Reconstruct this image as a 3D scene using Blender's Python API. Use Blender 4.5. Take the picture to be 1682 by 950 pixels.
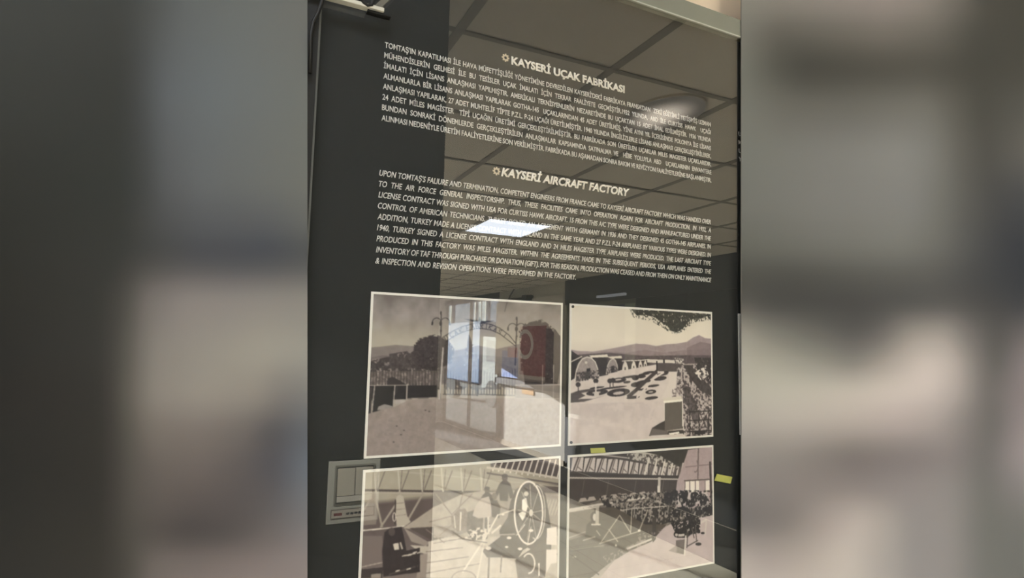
import bpy, bmesh, math, random
import numpy as np
from mathutils import Vector, Matrix

# ------------------------------------------------------------------ camera, world, sun, exposure
for o in list(bpy.data.objects): bpy.data.objects.remove(o)
SC = bpy.context.scene
COL = SC.collection
FPX, YAW, PITCH, ROLL = 973.17, 0.4565045, 0.0952186, 0.0224994
CX, CY, EYE = 841.0, 475.0, 1.82
D = 0.58                         # camera to glass
CAM = np.array([0.0, -D, EYE])

def cam_axes():
    cy, sy, cp, sp, cr, sr = (math.cos(YAW), math.sin(YAW), math.cos(PITCH), math.sin(PITCH), math.cos(ROLL), math.sin(ROLL))
    f = np.array([sy*cp, cy*cp, sp]); r0 = np.array([cy, -sy, 0.0]); u0 = np.cross(r0, f)
    return cr*r0 + sr*u0, -sr*r0 + cr*u0, f
AR, AU, AF = cam_axes()
cd = bpy.data.cameras.new('camera'); cam = bpy.data.objects.new('camera', cd); COL.objects.link(cam)
cd.sensor_fit = 'HORIZONTAL'; cd.sensor_width = 36.0; cd.lens = FPX*36.0/1682.0; cd.clip_start = 0.02; cd.clip_end = 200
m = Matrix((( AR[0], AU[0], -AF[0], 0), (AR[1], AU[1], -AF[1], -D), (AR[2], AU[2], -AF[2], EYE), (0, 0, 0, 1)))
cam.matrix_world = m
SC.camera = cam
SC.view_settings.view_transform = 'Standard'; SC.view_settings.look = 'None'
SC.view_settings.gamma = 1.0; SC.view_settings.exposure = -0.25
SC.view_settings.use_curve_mapping = False
SC.cycles.max_bounces = 8; SC.cycles.diffuse_bounces = 4; SC.cycles.transparent_max_bounces = 12
SC.cycles.sample_clamp_indirect = 6.0

wd = bpy.data.worlds.new('sky'); SC.world = wd; wd.use_nodes = True
bg = wd.node_tree.nodes['Background']; bg.inputs[0].default_value = (0.86, 0.93, 1.0, 1); bg.inputs[1].default_value = 1.4

sd = bpy.data.lights.new('sun', 'SUN'); sd.energy = 100.0; sd.angle = 0.009; sd.color = (1.0, 0.98, 0.94)
sun = bpy.data.objects.new('sun', sd); COL.objects.link(sun)
sun.rotation_euler = Vector((0.27, 1.0, -0.215)).to_track_quat('-Z', 'Y').to_euler()
LED = 12.5                       # radiance of the ceiling light panels

# ------------------------------------------------------------------ geometry of the view: pixel -> point
def ray(px, py): return AF + AR*(px-CX)/FPX - AU*(py-CY)/FPX
def at(px, py, Y=0.0):
    d = ray(px, py); t = (Y+D)/d[1]; return CAM + t*d
def virt(px, py, axis, val):     # a thing seen mirrored in the glass: its real place in the room
    d = ray(px, py); base = CAM; t = (val-base[axis])/d[axis]; p = base + t*d
    return np.array([p[0], -p[1], p[2]])
def srgb(c):
    c = np.asarray(c, float)/255.0
    return np.where(c <= 0.04045, c/12.92, ((c+0.055)/1.055)**2.4)

# ------------------------------------------------------------------ materials
MATS = {}
def mat(name, rgb, rough=0.6, metal=0.0, noise=0.06, scale=30.0, bump=0.0, spec=0.3):
    if name in MATS: return MATS[name]
    mt = bpy.data.materials.new(name); mt.use_nodes = True
    nt = mt.node_tree; b = nt.nodes['Principled BSDF']
    c = srgb(rgb)
    tc = nt.nodes.new('ShaderNodeTexCoord'); n = nt.nodes.new('ShaderNodeTexNoise'); n.inputs['Scale'].default_value = scale
    n.inputs['Detail'].default_value = 5
    nt.links.new(tc.outputs['Object'], n.inputs['Vector'])
    cr = nt.nodes.new('ShaderNodeValToRGB')
    cr.color_ramp.elements[0].position = 0.3; cr.color_ramp.elements[1].position = 0.7
    cr.color_ramp.elements[0].color = (*(c*(1-noise)), 1); cr.color_ramp.elements[1].color = (*np.clip(c*(1+noise), 0, 1), 1)
    nt.links.new(n.outputs['Fac'], cr.inputs['Fac']); nt.links.new(cr.outputs['Color'], b.inputs['Base Color'])
    b.inputs['Roughness'].default_value = rough; b.inputs['Metallic'].default_value = metal
    b.inputs['Specular IOR Level'].default_value = spec
    if bump:
        bp = nt.nodes.new('ShaderNodeBump'); bp.inputs['Strength'].default_value = bump; bp.inputs['Distance'].default_value = 0.01
        nt.links.new(n.outputs['Fac'], bp.inputs['Height']); nt.links.new(bp.outputs['Normal'], b.inputs['Normal'])
    MATS[name] = mt; return mt
def emit(name, rgb, strength, radial=None):
    mt = bpy.data.materials.new(name); mt.use_nodes = True; nt = mt.node_tree
    nt.nodes.remove(nt.nodes['Principled BSDF']); e = nt.nodes.new('ShaderNodeEmission')
    e.inputs[0].default_value = (*rgb, 1); e.inputs[1].default_value = strength
    nt.links.new(e.outputs[0], nt.nodes['Material Output'].inputs[0])
    if radial:                   # a lamp lens brightest over its bulb, weaker to the rim
        tc = nt.nodes.new('ShaderNodeTexCoord'); ln = nt.nodes.new('ShaderNodeVectorMath'); ln.operation = 'LENGTH'
        mr = nt.nodes.new('ShaderNodeMapRange'); mr.interpolation_type = 'SMOOTHERSTEP'
        dv = nt.nodes.new('ShaderNodeVectorMath'); dv.operation = 'DIVIDE'; dv.inputs[1].default_value = (radial[0], radial[1], 1.0)
        mr.inputs[1].default_value = 0.0; mr.inputs[2].default_value = 1.0; mr.inputs[3].default_value = strength; mr.inputs[4].default_value = 0.6
        nt.links.new(tc.outputs['Object'], dv.inputs[0]); nt.links.new(dv.outputs[0], ln.inputs[0]); nt.links.new(ln.outputs['Value'], mr.inputs[0]); nt.links.new(mr.outputs[0], e.inputs[1])
    return mt
def vcol(name, rough=0.55, spec=0.2):
    mt = bpy.data.materials.new(name); mt.use_nodes = True; nt = mt.node_tree; b = nt.nodes['Principled BSDF']
    a = nt.nodes.new('ShaderNodeAttribute'); a.attribute_name = 'print'
    nt.links.new(a.outputs['Color'], b.inputs['Base Color'])
    b.inputs['Roughness'].default_value = rough; b.inputs['Specular IOR Level'].default_value = spec
    return mt
def glass_mat(name, refl, tint):
    mt = bpy.data.materials.new(name); mt.use_nodes = True; nt = mt.node_tree
    nt.nodes.remove(nt.nodes['Principled BSDF'])
    t = nt.nodes.new('ShaderNodeBsdfTransparent'); t.inputs[0].default_value = (*tint, 1)
    g = nt.nodes.new('ShaderNodeBsdfGlossy'); g.inputs['Roughness'].default_value = 0.0
    mx = nt.nodes.new('ShaderNodeMixShader')
    fr = nt.nodes.new('ShaderNodeFresnel'); fr.inputs[0].default_value = 1.5
    mu = nt.nodes.new('ShaderNodeMath'); mu.operation = 'MULTIPLY'; mu.inputs[1].default_value = refl; mu.use_clamp = True
    ge = nt.nodes.new('ShaderNodeNewGeometry'); iv = nt.nodes.new('ShaderNodeMath'); iv.operation = 'SUBTRACT'; iv.inputs[0].default_value = 1.0
    nt.links.new(ge.outputs['Backfacing'], iv.inputs[1]); m2 = nt.nodes.new('ShaderNodeMath'); m2.operation = 'MULTIPLY'   # only the outer face mirrors
    nt.links.new(fr.outputs[0], mu.inputs[0]); nt.links.new(mu.outputs[0], m2.inputs[0]); nt.links.new(iv.outputs[0], m2.inputs[1]); nt.links.new(m2.outputs[0], mx.inputs[0])
    nt.links.new(t.outputs[0], mx.inputs[1]); nt.links.new(g.outputs[0], mx.inputs[2])
    nt.links.new(mx.outputs[0], nt.nodes['Material Output'].inputs[0])
    return mt

# ------------------------------------------------------------------ mesh builder
class MB:
    def __init__(s): s.bm = bmesh.new()
    def box(s, x0, x1, y0, y1, z0, z1, bevel=0.0):
        t = bmesh.new()
        v = [t.verts.new((x, y, z)) for z in (z0, z1) for y in (y0, y1) for x in (x0, x1)]
        for f in ((0,2,3,1), (4,5,7,6), (0,1,5,4), (2,6,7,3), (0,4,6,2), (1,3,7,5)): t.faces.new([v[i] for i in f])
        if bevel: bmesh.ops.bevel(t, geom=t.edges[:], offset=bevel, segments=2, affect='EDGES', profile=0.6)
        me = bpy.data.meshes.new('tmp'); t.to_mesh(me); t.free(); s.bm.from_mesh(me); bpy.data.meshes.remove(me); return s
    def prism(s, pts, d):        # polygon (3-D points) pushed along vector d
        a = [s.bm.verts.new(p) for p in pts]; b = [s.bm.verts.new(Vector(p)+Vector(d)) for p in pts]
        s.bm.faces.new(a); s.bm.faces.new(b[::-1]); n = len(pts)
        for i in range(n): s.bm.faces.new((a[i], b[i], b[(i+1) % n], a[(i+1) % n]))
        return s
    def frame(s, x0, x1, z0, z1, y0, y1, w):   # rectangular ring facing y
        s.box(x0, x1, y0, y1, z1-w, z1); s.box(x0, x1, y0, y1, z0, z0+w)
        s.box(x0, x0+w, y0, y1, z0+w, z1-w); s.box(x1-w, x1, y0, y1, z0+w, z1-w); return s
    def tube(s, pts, r, n=10):
        pts = [Vector(p) for p in pts]; rings = []
        for i, p in enumerate(pts):
            d = (pts[min(i+1, len(pts)-1)]-pts[max(i-1, 0)]).normalized()
            a = d.orthogonal().normalized(); b = d.cross(a)
            if rings:            # keep the rings from twisting
                a = (pa - d*pa.dot(d)).normalized(); b = d.cross(a)
            pa = a
            rr = r[i] if isinstance(r, (list, tuple)) else r
            rings.append([s.bm.verts.new(p + (a*math.cos(k*2*math.pi/n)+b*math.sin(k*2*math.pi/n))*rr) for k in range(n)])
        for p, q in zip(rings, rings[1:]):
            for k in range(n): s.bm.faces.new((p[k], p[(k+1) % n], q[(k+1) % n], q[k]))
        s.bm.faces.new(rings[0][::-1]); s.bm.faces.new(rings[-1]); return s
    def ring(s, c, u, v, n_, R, r, seg=48):    # flat annulus box: centre, axes u,v, thickness vector n_
        c, u, v, n_ = map(Vector, (c, u, v, n_)); L = []
        for k in range(seg):
            a = 2*math.pi*k/seg; d = u*math.cos(a)+v*math.sin(a)
            L.append([s.bm.verts.new(c+d*R), s.bm.verts.new(c+d*r), s.bm.verts.new(c+d*r+n_), s.bm.verts.new(c+d*R+n_)])
        for k in range(seg):
            p, q = L[k], L[(k+1) % seg]
            for i in range(4): s.bm.faces.new((p[i], q[i], q[(i+1) % 4], p[(i+1) % 4]))
        return s
    def build(s, name, material, parent=None, loc=None, smooth=False):
        bmesh.ops.recalc_face_normals(s.bm, faces=s.bm.faces[:])
        me = bpy.data.meshes.new(name); s.bm.to_mesh(me); s.bm.free()
        if smooth: me.polygons.foreach_set('use_smooth', [True]*len(me.polygons))
        o = bpy.data.objects.new(name, me); COL.objects.link(o)
        me.materials.append(material)
        if loc is not None: me.transform(Matrix.Translation(-Vector(loc))); o.location = loc
        if parent is not None:
            o.parent = parent; o.matrix_parent_inverse = parent.matrix_basis.inverted()
        return o
def tag(o, label=None, cat=None, group=None, kind=None):
    if label: o['label'] = label
    if cat: o['category'] = cat
    if group: o['group'] = group
    if kind: o['kind'] = kind
    return o
def empty(name, loc, label, cat, group=None):
    o = bpy.data.objects.new(name, None); o.empty_display_size = 0.05; o.location = tuple(loc); COL.objects.link(o)
    return tag(o, label, cat, group)
def struct(o): o['kind'] = 'structure'; return o

# ------------------------------------------------------------------ paint plane: a drawing in a print's own surface
class Paint:
    """px coordinates of the photograph -> the print's own rectangle (x0,x1,z0,z1 at plane y)."""
    def __init__(s, rect, Y, W, H, seed=1, ss=2):
        s.rect, s.Y, s.W, s.H, s.ss = rect, Y, W, H, ss
        s.img = np.zeros((H*ss, W*ss, 3)); s.rng = np.random.RandomState(seed)
    def uv(s, pts):
        x0, x1, z0, z1 = s.rect; out = []
        for p in pts:
            q = at(p[0], p[1], s.Y); out.append(((q[0]-x0)/(x1-x0)*s.W*s.ss, (z1-q[2])/(z1-z0)*s.H*s.ss))
        return np.array(out)
    def noise(s, sc, seed=0, octv=3):
        H, W = s.img.shape[:2]; rg = np.random.RandomState(seed+7); out = np.zeros((H, W)); amp, tot = 1.0, 0
        for o in range(octv):
            k = sc/(2**o)*s.ss; gh, gw = int(H/k)+3, int(W/k)+3; g = rg.rand(gh, gw)
            yy = np.arange(H)/k; xx = np.arange(W)/k; yi = yy.astype(int); xi = xx.astype(int)
            fy = (yy-yi)[:, None]; fx = (xx-xi)[None]; fy = fy*fy*(3-2*fy); fx = fx*fx*(3-2*fx)
            a = g[yi][:, xi]; b = g[yi][:, xi+1]; c = g[yi+1][:, xi]; d = g[yi+1][:, xi+1]
            out += amp*((a*(1-fx)+b*fx)*(1-fy)+(c*(1-fx)+d*fx)*fy); tot += amp; amp *= 0.55
        return out/tot
    def mask(s, pts, raw=False):
        P = np.asarray(pts, float) if raw else s.uv(pts)
        H, W = s.img.shape[:2]
        x0, y0 = np.floor(P.min(0)).astype(int)-1; x1, y1 = np.ceil(P.max(0)).astype(int)+2
        x0, y0, x1, y1 = max(x0, 0), max(y0, 0), min(x1, W), min(y1, H)
        if x1 <= x0 or y1 <= y0: return None
        X, Y = np.meshgrid(np.arange(x0, x1)+.5, np.arange(y0, y1)+.5); M = np.zeros(X.shape, bool); n = len(P)
        for i in range(n):
            ax, ay = P[i]; bx, by = P[(i+1) % n]
            if ay == by: continue
            c = ((ay > Y) != (by > Y)) & (X < (bx-ax)*(Y-ay)/(by-ay)+ax); M ^= c
        return x0, y0, x1, y1, M
    def put(s, mk, col, a=1.0, nz=None):
        if mk is None: return
        x0, y0, x1, y1, M = mk; col = np.array(col if np.ndim(col) else (col, col, col), float)
        sub = s.img[y0:y1, x0:x1]; A = (M*a)[..., None]
        if nz is not None: col = col + nz[y0:y1, x0:x1, None]
        sub[:] = sub*(1-A)+col*A
    def poly(s, pts, col, a=1.0, amp=0, sc=6, seed=0):
        s.put(s.mask(pts), col, a, (s.noise(sc, seed)-.5)*2*amp if amp else None)
    def foliage(s, pts, col, dens=0.5, sc=4, seed=0, a=1.0, amp=15):
        mk = s.mask(pts)
        if mk is None: return
        x0, y0, x1, y1, M = mk; n = s.noise(sc, seed)[y0:y1, x0:x1]
        s.put((x0, y0, x1, y1, M & (n > dens)), col, a, (s.noise(sc*.6, seed+3)-.5)*2*amp)
    def line(s, pts, w, col, a=1.0):           # w in px of the photograph
        P = s.uv(pts); k = np.hypot(*(s.uv([(pts[0][0]+1, pts[0][1])])[0]-P[0]))*w/2
        for p, q in zip(P, P[1:]):
            d = q-p; L = np.hypot(*d)
            if L < 1e-6: continue
            n = np.array([-d[1], d[0]])/L*k; e = d/L*k*.5
            s.put(s.mask([p+n-e, q+n+e, q-n+e, p-n-e], raw=True), col, a)
    def ell(s, cx, cy, rx, ry, col, a=1.0, rot=0, amp=0, seed=0, sc=4):
        c, r = math.cos(rot), math.sin(rot)
        s.poly([(cx+rx*math.cos(t)*c-ry*math.sin(t)*r, cy+rx*math.cos(t)*r+ry*math.sin(t)*c) for t in np.linspace(0, 2*math.pi, 28)[:-1]], col, a, amp, sc, seed)
    def arc(s, cx, cy, rx, ry, t0, t1, w, col, a=1.0, n=24):
        s.line([(cx+rx*math.cos(t), cy+ry*math.sin(t)) for t in np.linspace(t0, t1, n)], w, col, a)
    def grad(s, stops):                        # stops: (py, colour) down the middle of the print
        H = s.img.shape[0]; xm = 0.5*(s.rect[0]+s.rect[1])
        ys = [s.uv([(st[2] if len(st) > 2 else 760, st[0])])[0][1] for st in stops]
        cols = np.array([st[1] for st in stops], float); t = np.arange(H)
        for k in range(3): s.img[..., k] = np.interp(t, ys, cols[:, k])[:, None]
    def grain(s, amp, sc, seed): s.img += ((s.noise(sc, seed)-.5)*2*amp)[..., None]
    def result(s):
        b = s.img.copy()
        for ax in (0, 1):
            p = np.pad(b, [(2, 2) if i == ax else (0, 0) for i in range(3)], 'edge'); n = b.shape[ax]
            b = sum(w_*np.take(p, range(i, i+n), ax) for i, w_ in enumerate((.1, .24, .32, .24, .1)))
        s.img = b; H, W = s.H, s.W; return np.clip(s.img.reshape(H, s.ss, W, s.ss, 3).mean((1, 3)), 0, 255)

def grid_mesh(name, P, C, material, parent=None):
    """P: (H,W,3) points, C: (H,W,3) linear colours"""
    H, W = P.shape[:2]; me = bpy.data.meshes.new(name)
    idx = np.arange(H*W).reshape(H, W); q = np.stack([idx[:-1, :-1], idx[1:, :-1], idx[1:, 1:], idx[:-1, 1:]], -1).reshape(-1, 4)
    me.vertices.add(H*W); me.vertices.foreach_set('co', P.reshape(-1).astype(np.float32))
    nf = len(q); me.loops.add(nf*4); me.polygons.add(nf)
    me.loops.foreach_set('vertex_index', q.reshape(-1).astype(np.int32))
    me.polygons.foreach_set('loop_start', (np.arange(nf)*4).astype(np.int32))
    me.update(calc_edges=True); me.validate()
    ca = me.color_attributes.new('print', 'FLOAT_COLOR', 'POINT')
    ca.data.foreach_set('color', np.concatenate([C, np.ones((H, W, 1))], -1).reshape(-1).astype(np.float32))
    o = bpy.data.objects.new(name, me); COL.objects.link(o); me.materials.append(material)
    if parent is not None: o.parent = parent; o.matrix_parent_inverse = parent.matrix_basis.inverted()
    return o

# ------------------------------------------------------------------ the room
H_C = 2.85                                   # ceiling height
XR, YF, XL = 4.85, -12.92, -3.0               # right wall, far wall, left wall
YB = 0.034                                   # front of the wall that carries the display
M_black = mat('black_paint', (16, 17, 16), 0.5, noise=0.1)
M_cream = mat('cream_tile', (216, 210, 193), 0.35, noise=0.05, scale=3)
M_white = mat('white_wall', (190, 187, 178), 0.8, noise=0.03, scale=8)
M_beige = mat('beige_wall', (228, 210, 188), 0.85, noise=0.03, scale=6)
M_dark = mat('charcoal_wall', (42, 45, 49), 0.6, noise=0.08, scale=5)
M_slate = mat('slate_column', (16, 17, 17), 0.7, noise=0.05, scale=12)
M_grey = mat('grey_frame', (128, 130, 120), 0.5, noise=0.03)
M_tile = mat('mineral_tile', (222, 214, 200), 0.95, noise=0.025, scale=9)
M_tbar = mat('ceiling_bar', (140, 134, 124), 0.7, noise=0.03)
M_pane = glass_mat('window_glass', 0.7, (0.93, 0.97, 0.96))

fl = MB().box(XL, XR+0.05, YF, 1.2, -0.12, 0.0).build('floor', M_cream); struct(fl)
nt = M_cream.node_tree                        # tile joints of the floor
bk = nt.nodes.new('ShaderNodeTexBrick'); bk.offset = 0.0; bk.inputs['Scale'].default_value = 1.0
bk.inputs['Brick Width'].default_value = 0.6; bk.inputs['Row Height'].default_value = 0.6; bk.inputs['Mortar Size'].default_value = 0.004
tcn = [n for n in nt.nodes if n.type == 'TEX_COORD'][0]; crn = [n for n in nt.nodes if n.type == 'VALTORGB'][0]
nt.links.new(tcn.outputs['Object'], bk.inputs['Vector']); nt.links.new(crn.outputs['Color'], bk.inputs['Color1']); nt.links.new(crn.outputs['Color'], bk.inputs['Color2'])
bk.inputs['Mortar'].default_value = (0.22, 0.19, 0.13, 1); nt.links.new(bk.outputs['Color'], nt.nodes['Principled BSDF'].inputs['Base Color'])

ce = MB().box(XL, XR+0.05, YF, 1.2, H_C, H_C+0.1).build('ceiling', M_tile); struct(ce)
gx, gy, ROT = 0.6, 0.645, math.radians(1.2)
g = MB(); c0 = Vector((1.90, -3.73, 0)); rm = Matrix.Rotation(ROT, 3, 'Z')
def cgrid(a, b): p = rm @ Vector((a, b, 0)) + c0; return p
for i in range(-8, 6):
    p, q = cgrid(i*gx, 4.6), cgrid(i*gx, -9.0); d = rm @ Vector((0.016, 0, 0))
    g.prism([p-d+Vector((0, 0, H_C-0.006)), p+d+Vector((0, 0, H_C-0.006)), q+d+Vector((0, 0, H_C-0.006)), q-d+Vector((0, 0, H_C-0.006))], (0, 0, 0.012))
for j in range(-14, 7):
    p, q = cgrid(-4.8, j*gy), cgrid(2.92, j*gy); d = rm @ Vector((0, 0.011, 0))
    g.prism([p-d+Vector((0, 0, H_C-0.0055)), p+d+Vector((0, 0, H_C-0.0055)), q+d+Vector((0, 0, H_C-0.0055)), q-d+Vector((0, 0, H_C-0.0055))], (0, 0, 0.012))
struct(g.build('ceiling_grid', M_tbar, ce))

struct(MB().box(XL, XR+0.05, YB, 1.2, 0, H_C).build('wall_display', M_beige))
struct(MB().box(XL-0.1, XL, YF, 1.2, 0, H_C).build('wall_left', M_white))
w = MB(); w.box(XL, -2.95, YF-0.1, YF, 0, H_C); w.box(3.95, XR+0.05, YF-0.1, YF, 0, H_C); w.box(-2.95, 3.95, YF-0.1, YF, 2.52, H_C)
struct(w.build('wall_far', M_white))
# right wall: a white stretch, shop-front openings beyond and before it, a dark stretch near the display
yA, yB_, yC = -9.84, -7.35, -5.62
w = MB()
w.box(XR, XR+0.12, yA, yB_, 0, H_C)
struct(w.build('wall_right', M_white))
w = MB(); w.box(XR, XR+0.12, yC, YB, 0, 2.47); w.box(XR, XR+0.12, yB_, yC, 0, 0.75)
for y in (-4.7, -3.8, -2.8, -1.8): w.box(XR-0.012, XR, y-0.012, y+0.012, 0.1, 2.45)
struct(w.build('wall_right_dark', M_dark)).name = 'wall_right.001'
struct(MB().box(XR-0.03, XR+0.12, yB_, YB, 2.47, H_C).build('trim_1', mat('dark_fascia', (52, 56, 61), 0.45, noise=0.06)))
struct(MB().box(XR-0.01, XR+0.12, YF, yA, 2.74, H_C).build('trim_2', M_black))
w = MB()
w.box(XR+0.02, XR+0.08, yA-0.06, yA, 0, 2.74); w.box(XR+0.02, XR+0.08, YF, YF+0.06, 0, 2.74); w.box(XR+0.02, XR+0.08, YF, yA, 0, 0.08)
w.box(XR+0.02, XR+0.08, -11.4, -11.34, 0.08, 2.74)
wf = struct(w.build('window_1', M_grey)); MB().box(XR+0.045, XR+0.055, YF+0.06, yA-0.06, 0.08, 2.74).build('pane', M_pane, wf)
w = MB(); w.box(XR+0.02, XR+0.08, yB_, yB_+0.05, 0.75, 2.47); w.box(XR+0.02, XR+0.08, yC-0.05, yC, 0.75, 2.47); w.box(XR+0.02, XR+0.08, yB_, yC, 0.75, 0.81); w.box(XR+0.02, XR+0.08, yB_, yC, 2.42, 2.47)
wf = struct(w.build('window_2', M_grey)); MB().box(XR+0.045, XR+0.055, yB_+0.05, yC-0.05, 0.81, 2.42).build('pane', M_pane, wf)
w = MB(); w.box(-2.95, -2.91, YF-0.08, YF-0.02, 0, 2.52); w.box(3.92, 3.95, YF-0.08, YF-0.02, 0, 2.52); w.box(-2.91, -1.5, YF-0.08, YF-0.02, 2.46, 2.52); w.box(-1.5, 3.92, YF-0.08, YF-0.02, 2.13, 2.52)
for x in (-0.03, 0.98, 1.80, 3.22): w.box(x, x+0.03, YF-0.08, YF-0.02, 0, 2.13)
dr = struct(w.build('door_1', M_grey))        # unseen entrance; its lowered header and tinted panes added to shape the sun patch
MB().box(0.0, 0.98, YF-0.055, YF-0.045, 0, 2.13).build('pane', glass_mat('sun_dimmer_pale', 1.0, (0.88, 0.89, 0.88)), dr)
MB().box(1.01, 1.80, YF-0.055, YF-0.045, 0, 2.13).build('pane', glass_mat('sun_dimmer_mid', 1.0, (0.74, 0.75, 0.73)), dr)
MB().box(1.83, 3.22, YF-0.055, YF-0.045, 0, 2.13).build('pane', glass_mat('sun_dimmer_dark', 1.0, (0.5, 0.5, 0.5)), dr)
struct(MB().box(XR-0.02, XR, yA, yB_, 0, 0.08).build('baseboard_right', mat('tan_skirting', (176, 164, 142), 0.6)))

# dark column opposite the display
RC = 1.0
struct(MB().box(0.17, 0.748*(D+RC)/2.15, -RC-0.42, -RC, 0, H_C).build('wall_column', M_slate)).name = 'trim_3'
# dark strip on the floor along the right wall
mtx = MB().box(3.93, 4.80, -12.7, -0.9, 0.0, 0.008).build('dark_floor_strip', mat('charcoal_strip', (46, 45, 42), 0.95, noise=0.2, scale=120))
tag(mtx, 'long charcoal strip on the floor beside the right-hand wall', 'mat')

# frame of the display and the wall over it
fz0, fz1 = EYE+0.761*D, EYE+0.803*D
struct(MB().box(0.03, 1.0, -0.003, YB, fz0, fz1).build('trim_4', M_grey))
struct(MB().box(0.03, 1.0, -0.0035, -0.001, fz0-0.0018, fz0).build('trim_5', mat('bright_edge', (176, 178, 168), 0.4)))

# ------------------------------------------------------------------ lights in the ceiling
M_led = emit('led_diffuser', (0.93, 0.985, 1.07), LED)
M_ledframe = mat('white_lamp_frame', (225, 225, 220), 0.5)
def led(i, j, label):
    c = cgrid((i+.5)*gx, (-j-.5)*gy); p = empty('ceiling_light', (c.x, c.y, H_C), label, 'ceiling light')
    p.rotation_euler.z = ROT
    hx, hy = gx/2-0.004, gy/2-0.004
    f = MB().box(-hx, hx, -hy, -hy+0.014, -0.012, 0).box(-hx, hx, hy-0.014, hy, -0.012, 0).box(-hx, -hx+0.014, -hy+0.014, hy-0.014, -0.012, 0).box(hx-0.014, hx, -hy+0.014, hy-0.014, -0.012, 0).build('lamp_frame', M_ledframe)
    d = MB().box(-hx+0.014, hx-0.014, -hy+0.014, hy-0.014, -0.009, -0.002).build('diffuser', M_led)
    f.parent = p; d.parent = p
led(0, 0, 'square lit ceiling panel mirrored bright white in the glass over the English text')
led(-5, -5, 'added unseen lit ceiling panel over the left blurred panel')  # this and the next three: unseen panels added to light board and column
led(-4, -5, 'added unseen lit ceiling panel between the dark column and the display wall')
led(-4, 4, 'added unseen lit ceiling panel behind the dark column')
led(2, -4, 'added unseen lit ceiling panel near the right blurred panel')
dl = virt(1085, 187, 2, H_C)
p = empty('ceiling_lamp', dl, 'oval ceiling lamp mirrored as a soft glow over the Turkish text', 'ceiling light')
t = np.linspace(0, 2*math.pi, 41)[:-1]
o = MB().prism([(0.15*math.cos(a), 0.22*math.sin(a), -0.014) for a in t], (0, 0, 0.004)).build('lens', emit('downlight_lens', (1.0, 0.86, 0.70), 6.0, (0.15, 0.22))); o.parent = p
o = MB().prism([(0.155*math.cos(a), 0.226*math.sin(a), -0.010) for a in t], (0, 0, 0.010)).build('bezel', M_tile); o.parent = p

# unseen spot lamp added to brighten the switch plate on the column
SPOT = 560.0
sp, tg = Vector((-0.46, -0.13, H_C-0.13)), Vector((0.334, -RC, 1.44)); ax = (tg-sp).normalized()
p = empty('fill_spot', (sp.x, sp.y, H_C), 'added unseen black ceiling lamp that brightens the switch plate on the column', 'fill_spot')
MB().tube([(sp.x, sp.y, H_C), (sp.x, sp.y, H_C-0.012)], 0.035, 20).build('ceiling_rose', M_black, p)
MB().tube([(sp.x, sp.y, H_C-0.012), tuple(sp-ax*0.03)], 0.006).build('stem', M_black, p)
MB().tube([tuple(sp-ax*0.05), tuple(sp-ax*0.04), tuple(sp+ax*0.04)], [0.016, 0.026, 0.028], 20).build('lamp_head', M_black, p)
ld = bpy.data.lights.new('fill_lamp', 'SPOT'); ld.energy = SPOT; ld.spot_size = math.radians(20); ld.spot_blend = 0.5; ld.shadow_soft_size = 0.02; ld.color = (1, 0.97, 0.9)
lo = bpy.data.objects.new('fill_lamp', ld); COL.objects.link(lo); lo.location = sp+ax*0.06; lo.rotation_euler = ax.to_track_quat('-Z', 'Y').to_euler()
lo.parent = p; lo.matrix_parent_inverse = p.matrix_basis.inverted()

# ------------------------------------------------------------------ the display: board, glass
Yb = 0.008                                    # board face, behind the glass
KB = D+Yb                                     # scale from unit-distance coordinates to the board plane
M_board = mat('graphite_board', (44, 46, 45), 0.75, noise=0.04, scale=4, spec=0.1)
bd = MB().box(0.0705, 0.76, Yb, YB-0.001, 1.2, fz0-0.001).build('display_board', M_board)
tag(bd, 'tall graphite grey backing board carrying the white text and old photographs', 'display board')
g = MB(); g.box(0.0705, 0.76, -0.0010, 0.0025, 1.2, fz0-0.002)
gl = g.build('glass_pane', glass_mat('display_glass', 2.5, (1, 1, 1)))
gl.data.materials.append(glass_mat('glass_back', 0.0, (1, 1, 1)))
for f in gl.data.polygons: f.material_index = 0 if f.normal.y < -0.5 else 1
gl.name = 'display_glass'; tag(gl, 'large clear glass sheet in front of the graphite board, mirroring the room', 'glass')
fr = MB().box(0.05, 0.0685, -0.003, YB-0.001, 1.2, fz0-0.002).build('edge_profile', M_black)
tag(fr, 'narrow black upright profile along the left edge of the glass', 'frame')
s_ = MB().box(0.0686, 0.0704, -0.0025, Yb, 1.2, fz0-0.005).build('seal_strip', mat('grey_seal', (74, 76, 72), 0.5), fr)

# ------------------------------------------------------------------ lettering
M_text = mat('white_vinyl', (208, 207, 202), 0.6, noise=0.02, scale=60)
M_title = mat('cream_vinyl', (230, 227, 218), 0.6, noise=0.02, scale=60)
def text_mesh(body, shear=0.0, offset=0.0, ws=1.0):
    cu = bpy.data.curves.new('t', 'FONT'); cu.body = body; cu.size = 1.0; cu.shear = shear; cu.offset = offset; cu.space_word = ws; cu.resolution_u = 3
    o = bpy.data.objects.new('t', cu); COL.objects.link(o)
    dg = bpy.context.evaluated_depsgraph_get(); dg.update()
    me = bpy.data.meshes.new_from_object(o.evaluated_get(dg))
    bpy.data.objects.remove(o); bpy.data.curves.remove(cu)
    return me
def extent(me):
    n = len(me.vertices); a = np.zeros(n*3, np.float32); me.vertices.foreach_get('co', a); a = a.reshape(-1, 3); return a.min(0), a.max(0)
CAP = 0.727                                   # cap height of the face at size 1
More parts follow.
